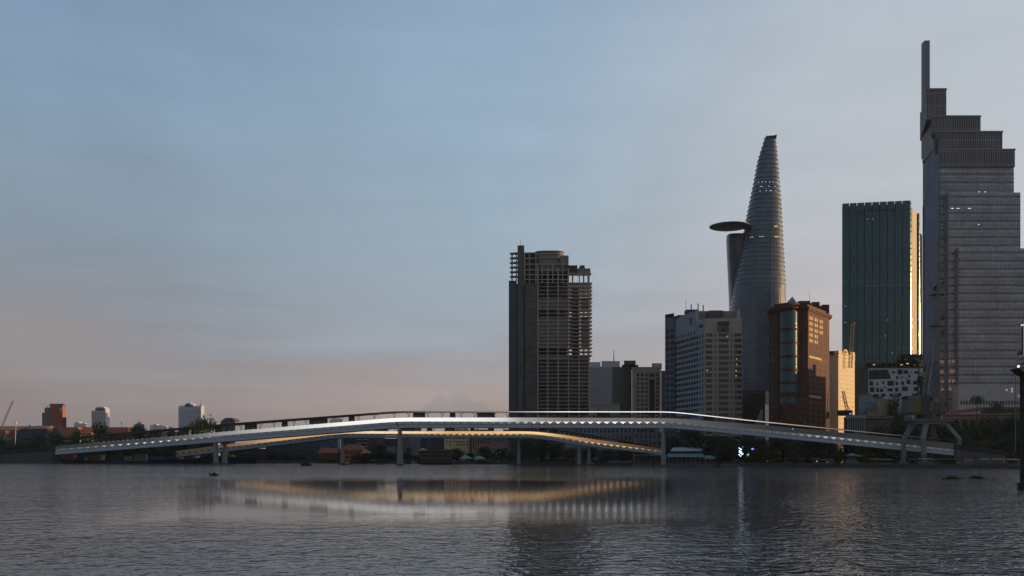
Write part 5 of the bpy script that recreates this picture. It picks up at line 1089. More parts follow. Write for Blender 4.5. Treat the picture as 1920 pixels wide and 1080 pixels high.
boat('moored boat with a cream wheelhouse left of the container barge', 255, 868.8, 46, 1.8, navy, [(.06, .3, 1.8, 6.0, mat('dim_white', (.16, .16, .15), .7), 'wheelhouse'), (.45, .95, 1.8, 7.5, mat('dim_cream', (.15, .14, .10), .7), 'wheelhouse')], bow=.08)
boat('moored boat with a faded red cargo cover beside the left bank', 180, 868.3, 34, 2.2, dkh, [(.1, .75, 2.2, 6.8, mat('faded_red_cover', (.2, .06, .045), .8), 'cargo_cover'), (.8, .95, 2.2, 7, whitep, 'wheelhouse')])
boat('moored boat with an orange cargo cover right of the left abutment', 130, 868.3, 30, 2.2, dkh, [(0.0, .85, 3.5, 8.6, mat('orange_cover', (.32, .09, .045), .8), 'cargo_cover')])
boat('small blue-covered boat between the orange and the red covered ones', 153, 868.2, 15, 1.6, dkh, [(.1, .9, 1.6, 7.6, mat('blue_cover', (.03, .06, .12), .8), 'cargo_cover')])
# waterfront right of centre
boat('small moored boat with a red pointed roof left of the blue barge', 1055, 871.2, 26, .8, dkh, [(.02, .98, 4.0, 4.4, mat('pale_awning', (.22, .2, .17), .8), 'awning'), (.25, .75, 4.4, 6.2, redp, 'roof'), (.1, .9, .8, 4.0, mat('boat_shade', (.04, .03, .03), .8, .4), 'cabin')])
boat('bright blue cabin barge at the foot of the twin bridge piers', 1088, 871.6, 44, 1.4, dkh, [(.28, .95, 1.4, 5.0, bluep, 'cabin'), (.3, .5, 5.0, 6.2, mat('boat_blue_pale', (.1, .17, .3), .6), 'wheelhouse'), (.28, .55, 6.4, 6.9, mat('pale_awning', (.22, .2, .17), .8), 'awning')], name='barge', cat='barge')
boat('white floating pontoon right of the blue barge', 1112, 872.2, 18, 1.9, mat('pontoon_white', (.26, .28, .33), .7), bow=.02, name='pontoon', cat='pontoon')
boat('long low white boat with an orange hull stripe', 1161, 872.2, 50, 1.2, oran, [(.12, .95, 1.2, 2.6, whitep, 'cabin')])
boat('small dark boat squeezed between the pontoon and the long white boat', 1128, 872, 16, 1, dkh, [(.1, .9, 3.0, 3.5, dkh, 'awning'), (.3, .8, 1, 3.0, dkh, 'cabin')])
for i, (px, L_, lb) in enumerate([(1213, 50, 'floating pontoon walkway under the ramp end of the lower deck'), (1272, 66, 'floating pontoon in front of the green roofed jetty house'), (1320, 40, 'short floating pontoon right of the jetty house'), (1372, 62, 'low pontoon quay left of the blue tree lights')]):
    r_, x, Y, Lm = boat(lb, px, 873.4+i*.25, L_, 1.1, mat('pontoon_grey', (.16, .175, .19), .7), name='pontoon', cat='pontoon', bow=.02)
    b = MB()
    for k in range(int(Lm/2.2)): b.tube((x-Lm/2+k*2.2, Y-1, 1.1), (x-Lm/2+k*2.2, Y-1, 2.1), .07, n=4)
    b.bar((x-Lm/2, Y-1, 2.1), (x+Lm/2, Y-1, 2.1), .08); b.build('railing', mat('rail_grey', (.18, .19, .2), .5), r_)
for i, px in enumerate((1225, 1347)):
    b = MB(); Yp = CH*F/(873.6+i-HY)-2; x = A(px, Yp)[0]; b.tube((x, Yp, -2), (x, Yp, 3.2), 1.1, n=10); top_mesh(b, 'mooring_pile', dkh, ['thick dark mooring pile standing left of the jetty house', 'dark mooring pile between the two right pontoons'][i], 'pile')
# jetty house
def open_house(label, p0, p1, yr, ye, Y, d, rm, wmm, n, name='jetty_house'):
    Y = onbank((p0+p1)/2, Y); root = thing(name, (*A((p0+p1)/2, Y), GZ), label, 'building'); x0, x1 = A(p0, Y)[0], A(p1, Y)[0]; ze, zr = Zp(ye, Y), Zp(yr, Y+d/2)
    b = MB(); b.face([(x0, Y-.6, ze), (x1, Y-.6, ze), (x1-.8, Y+d/2, zr), (x0+.8, Y+d/2, zr)]); b.face([(x1, Y+d, ze), (x0, Y+d, ze), (x0+.8, Y+d/2, zr), (x1-.8, Y+d/2, zr)]); b.face([(x0, Y+d, ze), (x0, Y-.6, ze), (x0+.8, Y+d/2, zr)]); b.face([(x1, Y-.6, ze), (x1, Y+d, ze), (x1-.8, Y+d/2, zr)]); b.build('roof', rm, root)
    b = MB(); b.box(x0+.6, x1-.6, Y+1.5, Y+d-.5, 0, ze-.05); b.build('wall', wmm, root)
    for i in range(n): xx = x0+.5+(x1-x0-1)*i/(n-1); b = MB(); b.tube((xx, Y, 0), (xx, Y, ze), .16, n=5); b.build('post', mat('post_pale', (.2, .22, .23), .7), root)
grn = mat('green_tin', (.12, .22, .22), .6, .12); shade = mat('jetty_shade', (.05, .06, .07), .8, .4, .5)
open_house('green tin roofed jetty house on the waterfront', 1252, 1322, 850.5, 857, 622, 8, grn, shade, 9)
open_house('small turquoise roofed shed at the right end of the jetty house', 1322, 1347, 854, 860, 615, 7, mat('turquoise_tin', (.12, .26, .26), .6), shade, 4)
open_house('pale roofed landing shelter under the ramp end of the lower deck', 1188, 1252, 851, 855, 630, 7, mat('pale_tin', (.16, .2, .21), .6), shade, 9)
root = thing('awning', (*A(1286, 592), GZ), 'long white awning roof behind the jetty house, in front of dark trees', 'awning')
b = MB(); b.face([(*A(1256, 590), Zp(846, 590)), (*A(1322, 590), Zp(846, 590)), (*A(1312, 598), Zp(838, 598)), (*A(1262, 598), Zp(839, 598))]); b.face([(*A(1322, 590), Zp(846, 590)), (*A(1322, 602), Zp(846, 602)), (*A(1312, 598), Zp(838, 598))]); b.face([(*A(1256, 590), Zp(846, 590)), (*A(1262, 598), Zp(839, 598)), (*A(1256, 602), Zp(846, 602))]); b.build('roof_sheet', mat('awning_white', (.38, .42, .44), .7, .1), root)
b = MB(); b.box(A(1258, 592)[0], A(1320, 592)[0], 592.5, 601, 0, Zp(847, 592)); b.build('wall', shade, root)
# pavilion
root = thing('pavilion', (*A(1597, 500), GZ), 'small riverside pavilion with a blue pyramid roof left of the gantry crane', 'pavilion')
Y = 500; x = lambda p: A(p, Y)[0]; z = lambda y: Zp(y, Y)
b = MB(); P = [(x(1587), Y-3), (x(1607), Y-3), (x(1607), Y+3), (x(1587), Y+3)]
for i in range(4): b.face([(*P[i], z(854)), (*P[(i+1) % 4], z(854)), (x(1597), Y, z(850))])
b.build('blue_roof', mat('blue_tin', (.13, .26, .33), .6), root)
b = MB(); b.box(x(1606.5), x(1616), Y-1, Y+3, z(855.5), z(854)); b.build('white_awning', mat('awning_white', (.38, .42, .44)), root)
b = MB(); b.box(x(1590), x(1604), Y-2, Y+2.5, 0, z(854)); b.build('wall', mat('pav_wall', (.075, .07, .06), .9), root)
b = MB(); b.prism([(x(1578), Y-6), (x(1604), Y-6), (x(1604), Y-3.2), (x(1578), Y-3.2)], z(870), z(863), top=[(x(1582), Y-4.5), (x(1602), Y-4.5), (x(1602), Y-3.2), (x(1582), Y-3.2)]); b.box(x(1579), x(1603), Y-5.5, Y-3, 0, z(869)); b.build('boathouse', mat('boathouse_wall', (.06, .06, .055), .8), root)
b = MB(); b.prism([(x(1612), Y-3), (x(1627), Y-3), (x(1627), Y+2), (x(1612), Y+2)], z(868.5), z(868), top=[(x(1611), Y-1), (x(1614), Y-1), (x(1614), Y+2), (x(1611), Y+2)]); b.build('side_awning', mat('pale_awning', (.22, .2, .17)), root)
# parasols on the promenade
for i, (px, y, lb) in enumerate([(1461, 846.5, 'pale parasol, leftmost on the dark promenade right of the blue lights'), (1486, 847, 'pale parasol in the middle of the dark promenade'), (1515, 847.5, 'pinkish parasol, the rightmost on the dark promenade')]):
    Y = 528; root = thing('parasol', (*A(px, Y), GZ), lb, 'parasol', 'parasols on the promenade'); x = A(px, Y)[0]; zt = Zp(y, Y)
    b = MB(); b.loft([[(x+r_*math.cos(t*math.pi/5), Y+r_*math.sin(t*math.pi/5), zt+dz) for t in range(10)] for r_, dz in ((1.3, -.7), (.1, 0))]); b.build('canopy', mat('parasol_cloth', (.16, .14, .12), .8), root)
    b = MB(); b.tube((x, Y, GZ), (x, Y, zt-.1), .06, n=5); b.build('pole', dsteel, root)
# quay clutter: small stalls and parked carts under the trees
stall_cols = [(.10, .08, .07), (.05, .07, .10), (.12, .05, .04), (.08, .08, .085), (.06, .08, .06)]
spots = [(1422, 'dim stall with a pale counter right of the blue tree lights'), (1438, 'dim stall with a warm lamp on its counter'), (1456, 'grey stall beneath the left parasol'), (1478, 'brownish stall between two parasols'), (1502, 'dark stall left of the pinkish parasol'), (1530, 'grey stall where the promenade bends'), (1552, 'low stall just left of the pavilion boathouse'), (1640, 'reddish cart right of the pavilion'), (1662, 'dim grey cart between pavilion and gantry crane'), (1733, 'small red crate stall between the crane legs'), (1815, 'grey container in front of the right abutment'), (1845, 'long dark container right of the grey one'), (1872, 'pale crate stack on the quay near the sign pole'), (1898, 'dark box trailer at the right edge of the quay')]
for i, (px, lb) in enumerate(spots):
    Y = bankY(A(px, 520)[0])+5; x = A(px, Y)[0]; root = thing('stall', (x, Y, GZ), lb, 'stall'); w = 1.6+1.3*rnd.random(); h = 2.2+rnd.random()*.8
    b = MB(); b.box(x-w, x+w, Y-1, Y+1, GZ, GZ+h*.45); b.build('counter', mat('stall_%d' % (i % 5), stall_cols[i % 5], .8, .3, .8), root)
    b = MB(); b.prism([(x-w-.3, Y-1.5), (x+w+.3, Y-1.5), (x+w+.3, Y+1.3), (x-w-.3, Y+1.3)], GZ+h-.1, GZ+h+.5, top=[(x-w, Y), (x+w, Y), (x+w, Y+.4), (x-w, Y+.4)]); b.build('canopy', mat('stall_%d' % ((i+2) % 5), stall_cols[(i+2) % 5]), root)
    b = MB(); [b.tube((x+sx*w, Y+sy, GZ), (x+sx*w, Y+sy, GZ+h), .08, n=4) for sx in (-1, 1) for sy in (-1, 1)]; b.build('stall_frame', dsteel, root)
    if i in (1, 5): b = MB(); b.box(x-.3, x+.3, Y-1.1, Y-1.03, GZ+1.4, GZ+1.8); b.build('lamp', litw, root)
# lamps in the dark trees
def glow(label, px, py, Y, r, col, s_):
    b = MB(); x = A(px, Y)[0]; z0 = Zp(py, Y); root = thing('hanging_lights', (x, Y, z0), label, 'lights')
    for k in range(3 if r > .5 else 1):
        c = Vector((x+rnd.uniform(-r, r)*.9, Y, z0+rnd.uniform(-r, r)*.9)) if k else Vector((x, Y, z0)); rr = r*.45
        b.loft([[tuple(c+Vector((rr*a*math.cos(t*math.pi/4), rr*a*math.sin(t*math.pi/4), rr*h))) for t in range(8)] for a, h in ((.1, -1), (.8, -.6), (1, 0), (.8, .6), (.1, 1))])
    b.build('bulbs', emit('bulb_%d%d%d' % tuple(int(c*9) for c in col), col, s_), root)
for px, py, r, c, lb in [(1393, 838, .5, (.2, .2, 1), 'small deep blue light at the top of the left light cluster'), (1388, 841.5, .9, (.55, .75, 1), 'icy blue light cluster, upper left'), (1387, 845, 1.0, (.7, .85, 1), 'white blue light cluster in the middle of the left column'), (1390, 847.5, .8, (.6, .75, 1), 'pale blue lights just under the middle of the left column'), (1386.5, 852.8, .8, (.75, .8, 1), 'bottom left pale light of the blue tree lights'), (1391, 852, .8, (.6, .85, 1), 'bottom right pale light of the left column'), (1411.5, 841.5, 1.0, (.16, .12, 1), 'single deep blue lamp right of the pale clusters'), (1403.5, 852, 1.0, (.75, .9, 1), 'slanting white light cluster low on the right'), (1551.5, 862, .45, (.85, .9, 1), 'single white lamp on the quay left of the pavilion'), (1486.5, 804, .4, (.6, .85, 1), 'small white lamp over the right bridge slope')]:
    glow(lb, px, py, 545 if px < 1450 else 508, r, c, 1.6)
for px, py in ((924, 847), (931, 851), (938, 848), (1180.5, 855)): glow({924: 'tiny pale lamp left in the dark trees by the unfinished tower', 931: 'tiny pale lamp lowest in the trees by the unfinished tower', 938: 'tiny pale lamp right in the trees by the unfinished tower', 1180.5: 'bright yellowish lamp at the foot of the ramp deck'}[px], px, py, 690 if px < 1000 else 640, .4, (.6, .7, .8) if px < 1000 else (1, .95, .7), .5 if px < 1000 else 1.2)

# ------------------------------------------------------------------ gantry crane
def gantry():
    Y = 492; root = thing('harbour_crane', (*A(1740, Y), GZ), 'tall dark harbour crane with splayed portal legs and yellow machinery house at the right quay', 'crane')
    z = lambda y: Zp(y, Y); x = lambda p: A(p, Y)[0]; cs = mat('crane_grey', (.13, .14, .15), .6, .2, .3); cl = mat('crane_leg', (.17, .17, .165), .7, .15, .2); yl = mat('crane_yellow', (.16, .11, .02), .6, .2, .4)
    for (t, k, g, dy) in ((1712, 1692.5, 1690.5, -2), (1729, 1716.5, 1718.5, -9), (1749, 1759.5, 1757.5, 4), (1764, 1784.5, 1786.5, -8)):
        b = MB(); w = 2.3
        def seg(p0, y0, p1, y1, w0, w1, d0, d1):
            a = (x(p0), Y+d0); c = (x(p1), Y+d1); r = lambda q, w_: [(q[0]-w_/2, q[1]-.9), (q[0]+w_/2, q[1]-.9), (q[0]+w_/2, q[1]+.9), (q[0]-w_/2, q[1]+.9)]
            b.prism(r(c, w1), z(y1), z(y0), top=r(a, w0))
        seg(t, 792, k, 823, 2.8, 2.2, dy*.5, dy); seg(k, 823, g, 866, 2.2, 1.9, dy, dy); lg = b.build('leg', cl, root)
        b = MB(); b.box(x(g)-2.4, x(g)+2.4, Y+dy-1.2, Y+dy+1.2, GZ, z(865)); b.build('bogie', cs, lg)
        b = MB(); b.box(x(g)-1.1, x(g)+1.1, Y+dy-1.0, Y+dy+1.0, z(859), z(853)); b.build('leg_band', yl, lg) if dy < -3 else None
    b = MB(); b.box(x(1700), x(1773), Y-7, Y+4, z(790), z(787)); b.box(x(1706), x(1768), Y-6, Y+4, z(796), z(790)); b.build('portal_deck', cs, root)
    b = MB(); b.box(x(1691), x(1783), Y-9.5, Y-8.5, z(861.5), z(860)); b.build('tie_beam', cs, root)
    b = MB()
    for i in range(18): xx = x(1699)+(x(1774)-x(1699))*i/17; b.tube((xx, Y-7, z(787)), (xx, Y-7, z(784.6)), .07, n=4)
    b.bar((x(1699), Y-7, z(784.6)), (x(1774), Y-7, z(784.6)), .1); b.build('deck_railing', cs, root)
    b = MB(); b.tube((x(1737), Y-1, z(787)), (x(1737), Y-1, z(777)), 6.2, 5.6, 16); b.build('slewing_ring', dsteel, root)
    b = MB(); b.box(x(1695.5), x(1763), Y-6, Y+4, z(778), z(773)); b.build('slewing_deck', dsteel, root)
    for p0, p1, m, nm, y0 in ((1695.5, 1705, mat('crane_beige', (.13, .12, .10), .7), 'machinery_house', 744), (1705, 1719.5, yl, 'machinery_house', 745), (1719.5, 1735, mat('crane_dim', (.05, .052, .055), .7), 'machinery_house', 742), (1735.5, 1742, yl, 'cab_panel', 752), (1742, 1756.5, cs, 'cab', 743), (1756.5, 1763, yl, 'cab_panel', 752)):
        b = MB(); b.box(x(p0), x(p1)-.06, Y-5+(p0 % 3)*.05, Y+3.5, z(773), z(y0)); b.build(nm, m, root)
    b = MB(); b.box(x(1695.5), x(1719), Y-5.2, Y+3.6, z(748), z(743)); b.build('house_roof', cs, root)
    b = MB(); b.box(x(1744), x(1755), Y-5.15, Y-5.0, z(766), z(756)); b.build('cab_window', glass, root)
    b = MB(); b.box(x(1741), x(1754), Y-5.6, Y-5.1, z(773), z(769)); b.build('red_panel', mat('crane_red', (.16, .015, .02), .6), root)
    # jib: deep tapering box with a bulged foot
    prof = [(745, 1727, 1758), (720, 1728, 1757.5), (700, 1733, 1756), (680, 1738.5, 1756), (650, 1744, 1758), (620, 1747, 1759.5), (590, 1749.5, 1760), (560, 1751, 1760.5), (540, 1752.5, 1759.5), (532, 1754, 1757)]
    b = MB(); rings = [[(x(l), Y-2.6, z(y)), (x(r), Y-2.6, z(y)), (x(r), Y+.6, z(y)), (x(l), Y+.6, z(y))] for y, l, r in prof]; b.loft(rings[3:]); b.build('jib', cs, root)
    b = MB()
    for (y, l, r), (y2, l2, r2) in zip(prof[:4], prof[1:4]):
        for dy in (-2.6, .6): 
            b.bar((x(l), Y+dy, z(y)), (x(l2), Y+dy, z(y2)), 1.0); b.bar((x(r), Y+dy, z(y)), (x(r2), Y+dy, z(y2)), .9); b.bar((x(l), Y+dy, z(y)), (x(r2), Y+dy, z(y2)), .45); b.bar((x(r), Y+dy, z(y)), (x(l2), Y+dy, z(y2)), .45); b.bar((x(l), Y+dy, z(y)), (x(r), Y+dy, z(y)), .45)
    b.build('jib_foot', cs, root)
    b = MB(); b.bar((x(1734), Y-3, z(772)), (x(1733), Y-3, z(742)), 1.3); b.bar((x(1733), Y-3, z(742)), (x(1741), Y-3, z(690)), 1.0); b.bar((x(1741), Y-3, z(690)), (x(1746), Y-3, z(640)), .7); b.build('luffing_strut', mat('crane_pale', (.2, .22, .24), .5), root)
    # counterweight tower with platforms
    b = MB()
    for p in (1721, 1731): b.bar((x(p), Y, z(745)), (x(p+2), Y, z(690)), .5)
    for y in (700, 712, 725, 737): b.box(x(1719), x(1736), Y-2, Y+1, z(y)-.2, z(y)+.2)
    for y, q in ((737, 1), (725, -1), (712, 1)): b.bar((x(1721), Y, z(y)), (x(1734), Y, z(y-12)), .3)
    b.build('counterweight_tower', dsteel, root)
    b = MB(); b.box(x(1722), x(1732), Y-2.4, Y+1.4, z(722), z(706)); b.build('counterweight', mat('cw_dark', (.03, .03, .032), .7), root)
    for y in (701, 706, 714): b = MB(); b.box(x(1726), x(1730), Y-2.9, Y-2.5, z(y+.9), z(y-.9)); b.build('glint_plate', mat('gold_glint', (.6, .42, .15), .3, metal=.8), root)  # small gold plates stand for glints on the counterweight
    # head, fly jib, platforms, hook
    b = MB(); b.bar((x(1755), Y-1, z(540)), (x(1769), Y-1, z(596)), 1.5, 1.2); b.bar((x(1749), Y-1, z(545)), (x(1757), Y-1, z(532)), 1.6); b.bar((x(1757), Y-1, z(530)), (x(1762), Y-1, z(550)), .4); b.build('fly_jib', cs, root)
    for y, l, r in ((553, 1743, 1769), (612, 1742, 1770)): b = MB(); b.box(x(l), x(r), Y-3.4, Y+1.2, z(y)-.2, z(y)+.2); b.tube((x(r)-.3, Y-1, z(y)-1), (x(r)-.3, Y-1, z(y)+1.4), .25, n=5); b.build('platform', dsteel, root)
    for px, py in ((1751, 541), (1762, 595), (1767, 597), (1765, 532)):
        b = MB(); b.tube((x(px), Y-1.8, z(py)), (x(px), Y-.6, z(py)), .9, n=12); b.build('sheave', dsteel, root)
    b = MB(); b.bar((x(1765.5), Y-1, z(598)), (x(1765.5), Y-1, z(645)), .12); b.build('hoist_cable', dsteel, root)
    b = MB(); b.box(x(1763.7), x(1767.3), Y-1.6, Y-.4, z(629), z(619)); b.tube((x(1765.5), Y-1, z(629)), (x(1765.5), Y-1, z(634)), .5, .3, 6); b.build('hook_block', mat('hook_brown', (.07, .04, .02), .6), root)
    b = MB(); b.tube((x(1765.5), Y-1, z(643)), (x(1765.5), Y-1, z(648)), .35, .15, 6); b.build('hook', dsteel, root)
gantry()

# ------------------------------------------------------------------ river sign at the right edge
def river_sign():
    Y = 168; root = thing('river_sign', (*A(1918, Y), 0), 'white lettered river sign box with lamps on a tall round pile at the right edge', 'sign'); x = lambda p: A(p, Y)[0]; z = lambda y: Zp(y, Y)
    b = MB(); b.tube((x(1918), Y, -3), (x(1918), Y, z(690)), .52, n=14); b.build('pile', mat('pile_rust', (.035, .03, .026), .85, .3, 1), root)
    b = MB(); b.tube((x(1918), Y, -1), (x(1918), Y, z(905)), .95, n=14); b.build('pile_collar', dkh, root)
    f = Fc((x(1897), Y-2), (x(1897)+8.5, Y-.6)); zt = lambda t: 0
    b = MB(); p = lambda t, zz, o: f.p(t, zz, o)
    z0, z1 = z(692), z(671); k = .24
    q = [(0, z0), (f.L, z0+f.L*k), (f.L, z1+f.L*k), (0, z1)]
    fr = [f.p(t, zz, .3) for t, zz in q]; bk = [f.p(t, zz, -.3) for t, zz in q]; b.face(fr); b.face(bk[::-1])
    for i in range(4): j = (i+1) % 4; b.face([fr[j], fr[i], bk[i], bk[j]])
    b.build('sign_box', mat('sign_face', (.24, .26, .31), .6), root)
    b = MB(); q = [(-.1, z0-.1), (f.L, z0-.1+f.L*k), (f.L, z0-1.9+f.L*k*.2), (1.6, z0-1.3)]
    fr = [f.p(t, zz, .5) for t, zz in q]; bk = [f.p(t, zz, -2) for t, zz in q]; b.face(fr[::-1]); b.face(bk)
    for i in range(4): j = (i+1) % 4; b.face([fr[i], fr[j], bk[j], bk[i]])
    b.build('sign_bracket', mat('bracket_rust', (.05, .02, .015), .8), root)
    for t, (s_, dz) in enumerate((('THI KOTOI', 1.05), ('DOMET SIN', .16))):
        cu = bpy.data.curves.new('text', 'FONT'); cu.body = s_; cu.size = .92; cu.extrude = .03; cu.offset = .02
        o = bpy.data.objects.new('sign_lettering', cu); COL.objects.link(o); o.parent = root; ORG[o] = ORG[root]
        o.location = Vector(f.p(.25, z0+dz+.12, .36))-ORG[root]; o.rotation_euler = (R(90), -math.atan(k), f.rz); cu.materials.append(mat('letter_navy', (.012, .014, .03), .6))
    b = MB(); b.bar((x(1896.5), Y-2.3, z(689.5)), (x(1897.5), Y-2.3, z(690.5)), .3); b.build('lamp_arm', dsteel, root)
    b = MB(); c = Vector((x(1896), Y-2.4, z(689.5))); b.loft([[tuple(c+Vector((.22*a*math.cos(t*math.pi/4), .22*a*math.sin(t*math.pi/4), .2*h))) for t in range(8)] for a, h in ((.1, -1), (.8, -.6), (1, 0), (.8, .6), (.1, 1))]); b.build('lamp_bulb', emit('sign_lamp', (1, .98, .95), 1.6), root)
    b = MB(); b.tube((x(1899.5), Y-2, z(671)), (x(1899.5), Y-2, z(667)), .06, n=5); b.tube((x(1899.5), Y-2.3, z(664.5)), (x(1899.5), Y-1.8, z(664.5)), .33, n=12); b.build('floodlight', dsteel, root)
    b = MB(); b.tube((x(1918), Y, z(690)), (x(1918), Y, z(604)), .2, n=8); b.build('sign_mast', dsteel, root)
    b = MB(); b.tube((x(1918), Y, z(608)), (x(1918), Y, z(605)), .9, .25, 12); b.build('top_lamp_hood', dsteel, root)
    b = MB(); b.tube((x(1918), Y, z(611)), (x(1918), Y, z(608.2)), .35, n=10); b.build('top_lamp', emit('top_lamp', (1, .85, .65), .6), root)
river_sign()
root = thing('street_lamp', (*A(1904, 470), 0), 'slim pale lamp post before the ochre building near the right edge', 'lamp post')
b = MB(); q = A(1904, 500); root.location = (q[0], 500, GZ); ORG[root] = Vector((q[0], 500, GZ)); b.tube((q[0], 500, GZ), (q[0], 500, Zp(702, 500)), .28, .2, 8); b.build('shaft', mat('pole_grey', (.16, .18, .2), .5), root)
b = MB(); b.box(q[0]-1.2, q[0]+1.2, 499.6, 500.4, Zp(702, 500), Zp(700.6, 500)); b.build('lamp_head', dsteel, root)

# ------------------------------------------------------------------ trees
leafA = leafmat('leaf_dark', (.035, .07, .03)); leafB = leafmat('leaf_olive', (.06, .09, .03)); leafC = leafmat('leaf_bluegreen', (.03, .062, .038))
def crown(seed, H, Wd, nl, lf, m, low=.28):
    r = random.Random(seed); b = MB(); t = MB(); lobes = []
    base = H*low
    for i in range(nl):
        a = r.uniform(0, 6.283); q = r.random()**.6; hh = r.uniform(base, H*.9); k = math.sin(math.pi*min(1, (hh-base*.5)/(H-base*.5))*.85+.25)
        lobes.append((Vector((math.cos(a)*Wd/2*q*k*.85, math.sin(a)*Wd/2*q*k*.85, hh)), r.uniform(.13, .24)*Wd))
    t.tube((0, 0, 0), (0, 0, H*.45), H*.03, H*.018, 7)
    for c, rad in lobes[:9]: t.tube((0, 0, H*r.uniform(.2, .4)), c, H*.012, H*.004, 5)
    for c, rad in lobes:
        n = int(lf*rad*rad)
        for i in range(n):
            d = Vector((r.gauss(0, 1), r.gauss(0, 1), r.gauss(0, .8))).normalized(); p = c+d*rad*r.uniform(.55, 1.12)*Vector((1, 1, .8)).length/1.62
            s = r.uniform(.28, .62); a = Vector((r.gauss(0, 1), r.gauss(0, 1), r.gauss(0, .5))).normalized()*s; c2 = a.cross(d).normalized()*s*.6 if a.cross(d).length > .01 else Vector((0, 0, s))
            b.face([p-a, p-c2, p+a, p+c2])
    return b, t
PROTO = []
for i, (H, Wd, nl, m) in enumerate([(14, 15, 26, leafA), (14, 12, 24, leafB), (14, 18, 30, leafC), (14, 10, 22, leafA), (14, 14, 18, leafB), (14, 16, 34, leafC)]):
    cb, tb = crown(40+i, H, Wd, nl, 17, m)
    mc = cb.build('crown', m); mt_ = tb.build('trunk', wood)
    PROTO.append((H, Wd, mc.data, mt_.data)); bpy.data.objects.remove(mc); bpy.data.objects.remove(mt_)
def tree(px, Y, ytop, wpx, kind, label, group):
    H, Wd, cd, td = PROTO[kind]; Y = onbank(px, Y)
    root = bpy.data.objects.new('tree', None); COL.objects.link(root); x, _ = A(px, Y); root.location = (x, Y, GZ)
    hz_ = (Zp(ytop, Y)-GZ)/(H*1.0); s = wpx*Y/F/Wd; root.scale = (s, s, hz_); root.rotation_euler = (0, 0, rnd.uniform(0, 6.28))
    tag(root, label, 'tree', group)
    for nm, d in (('crown', cd), ('trunk', td)): o = bpy.data.objects.new(nm, d); COL.objects.link(o); o.parent = root
GL, GM, GR, GC = 'trees on the left bank', 'trees under the middle of the bridge', 'trees under the right bridge slope', 'trees around the gantry crane'
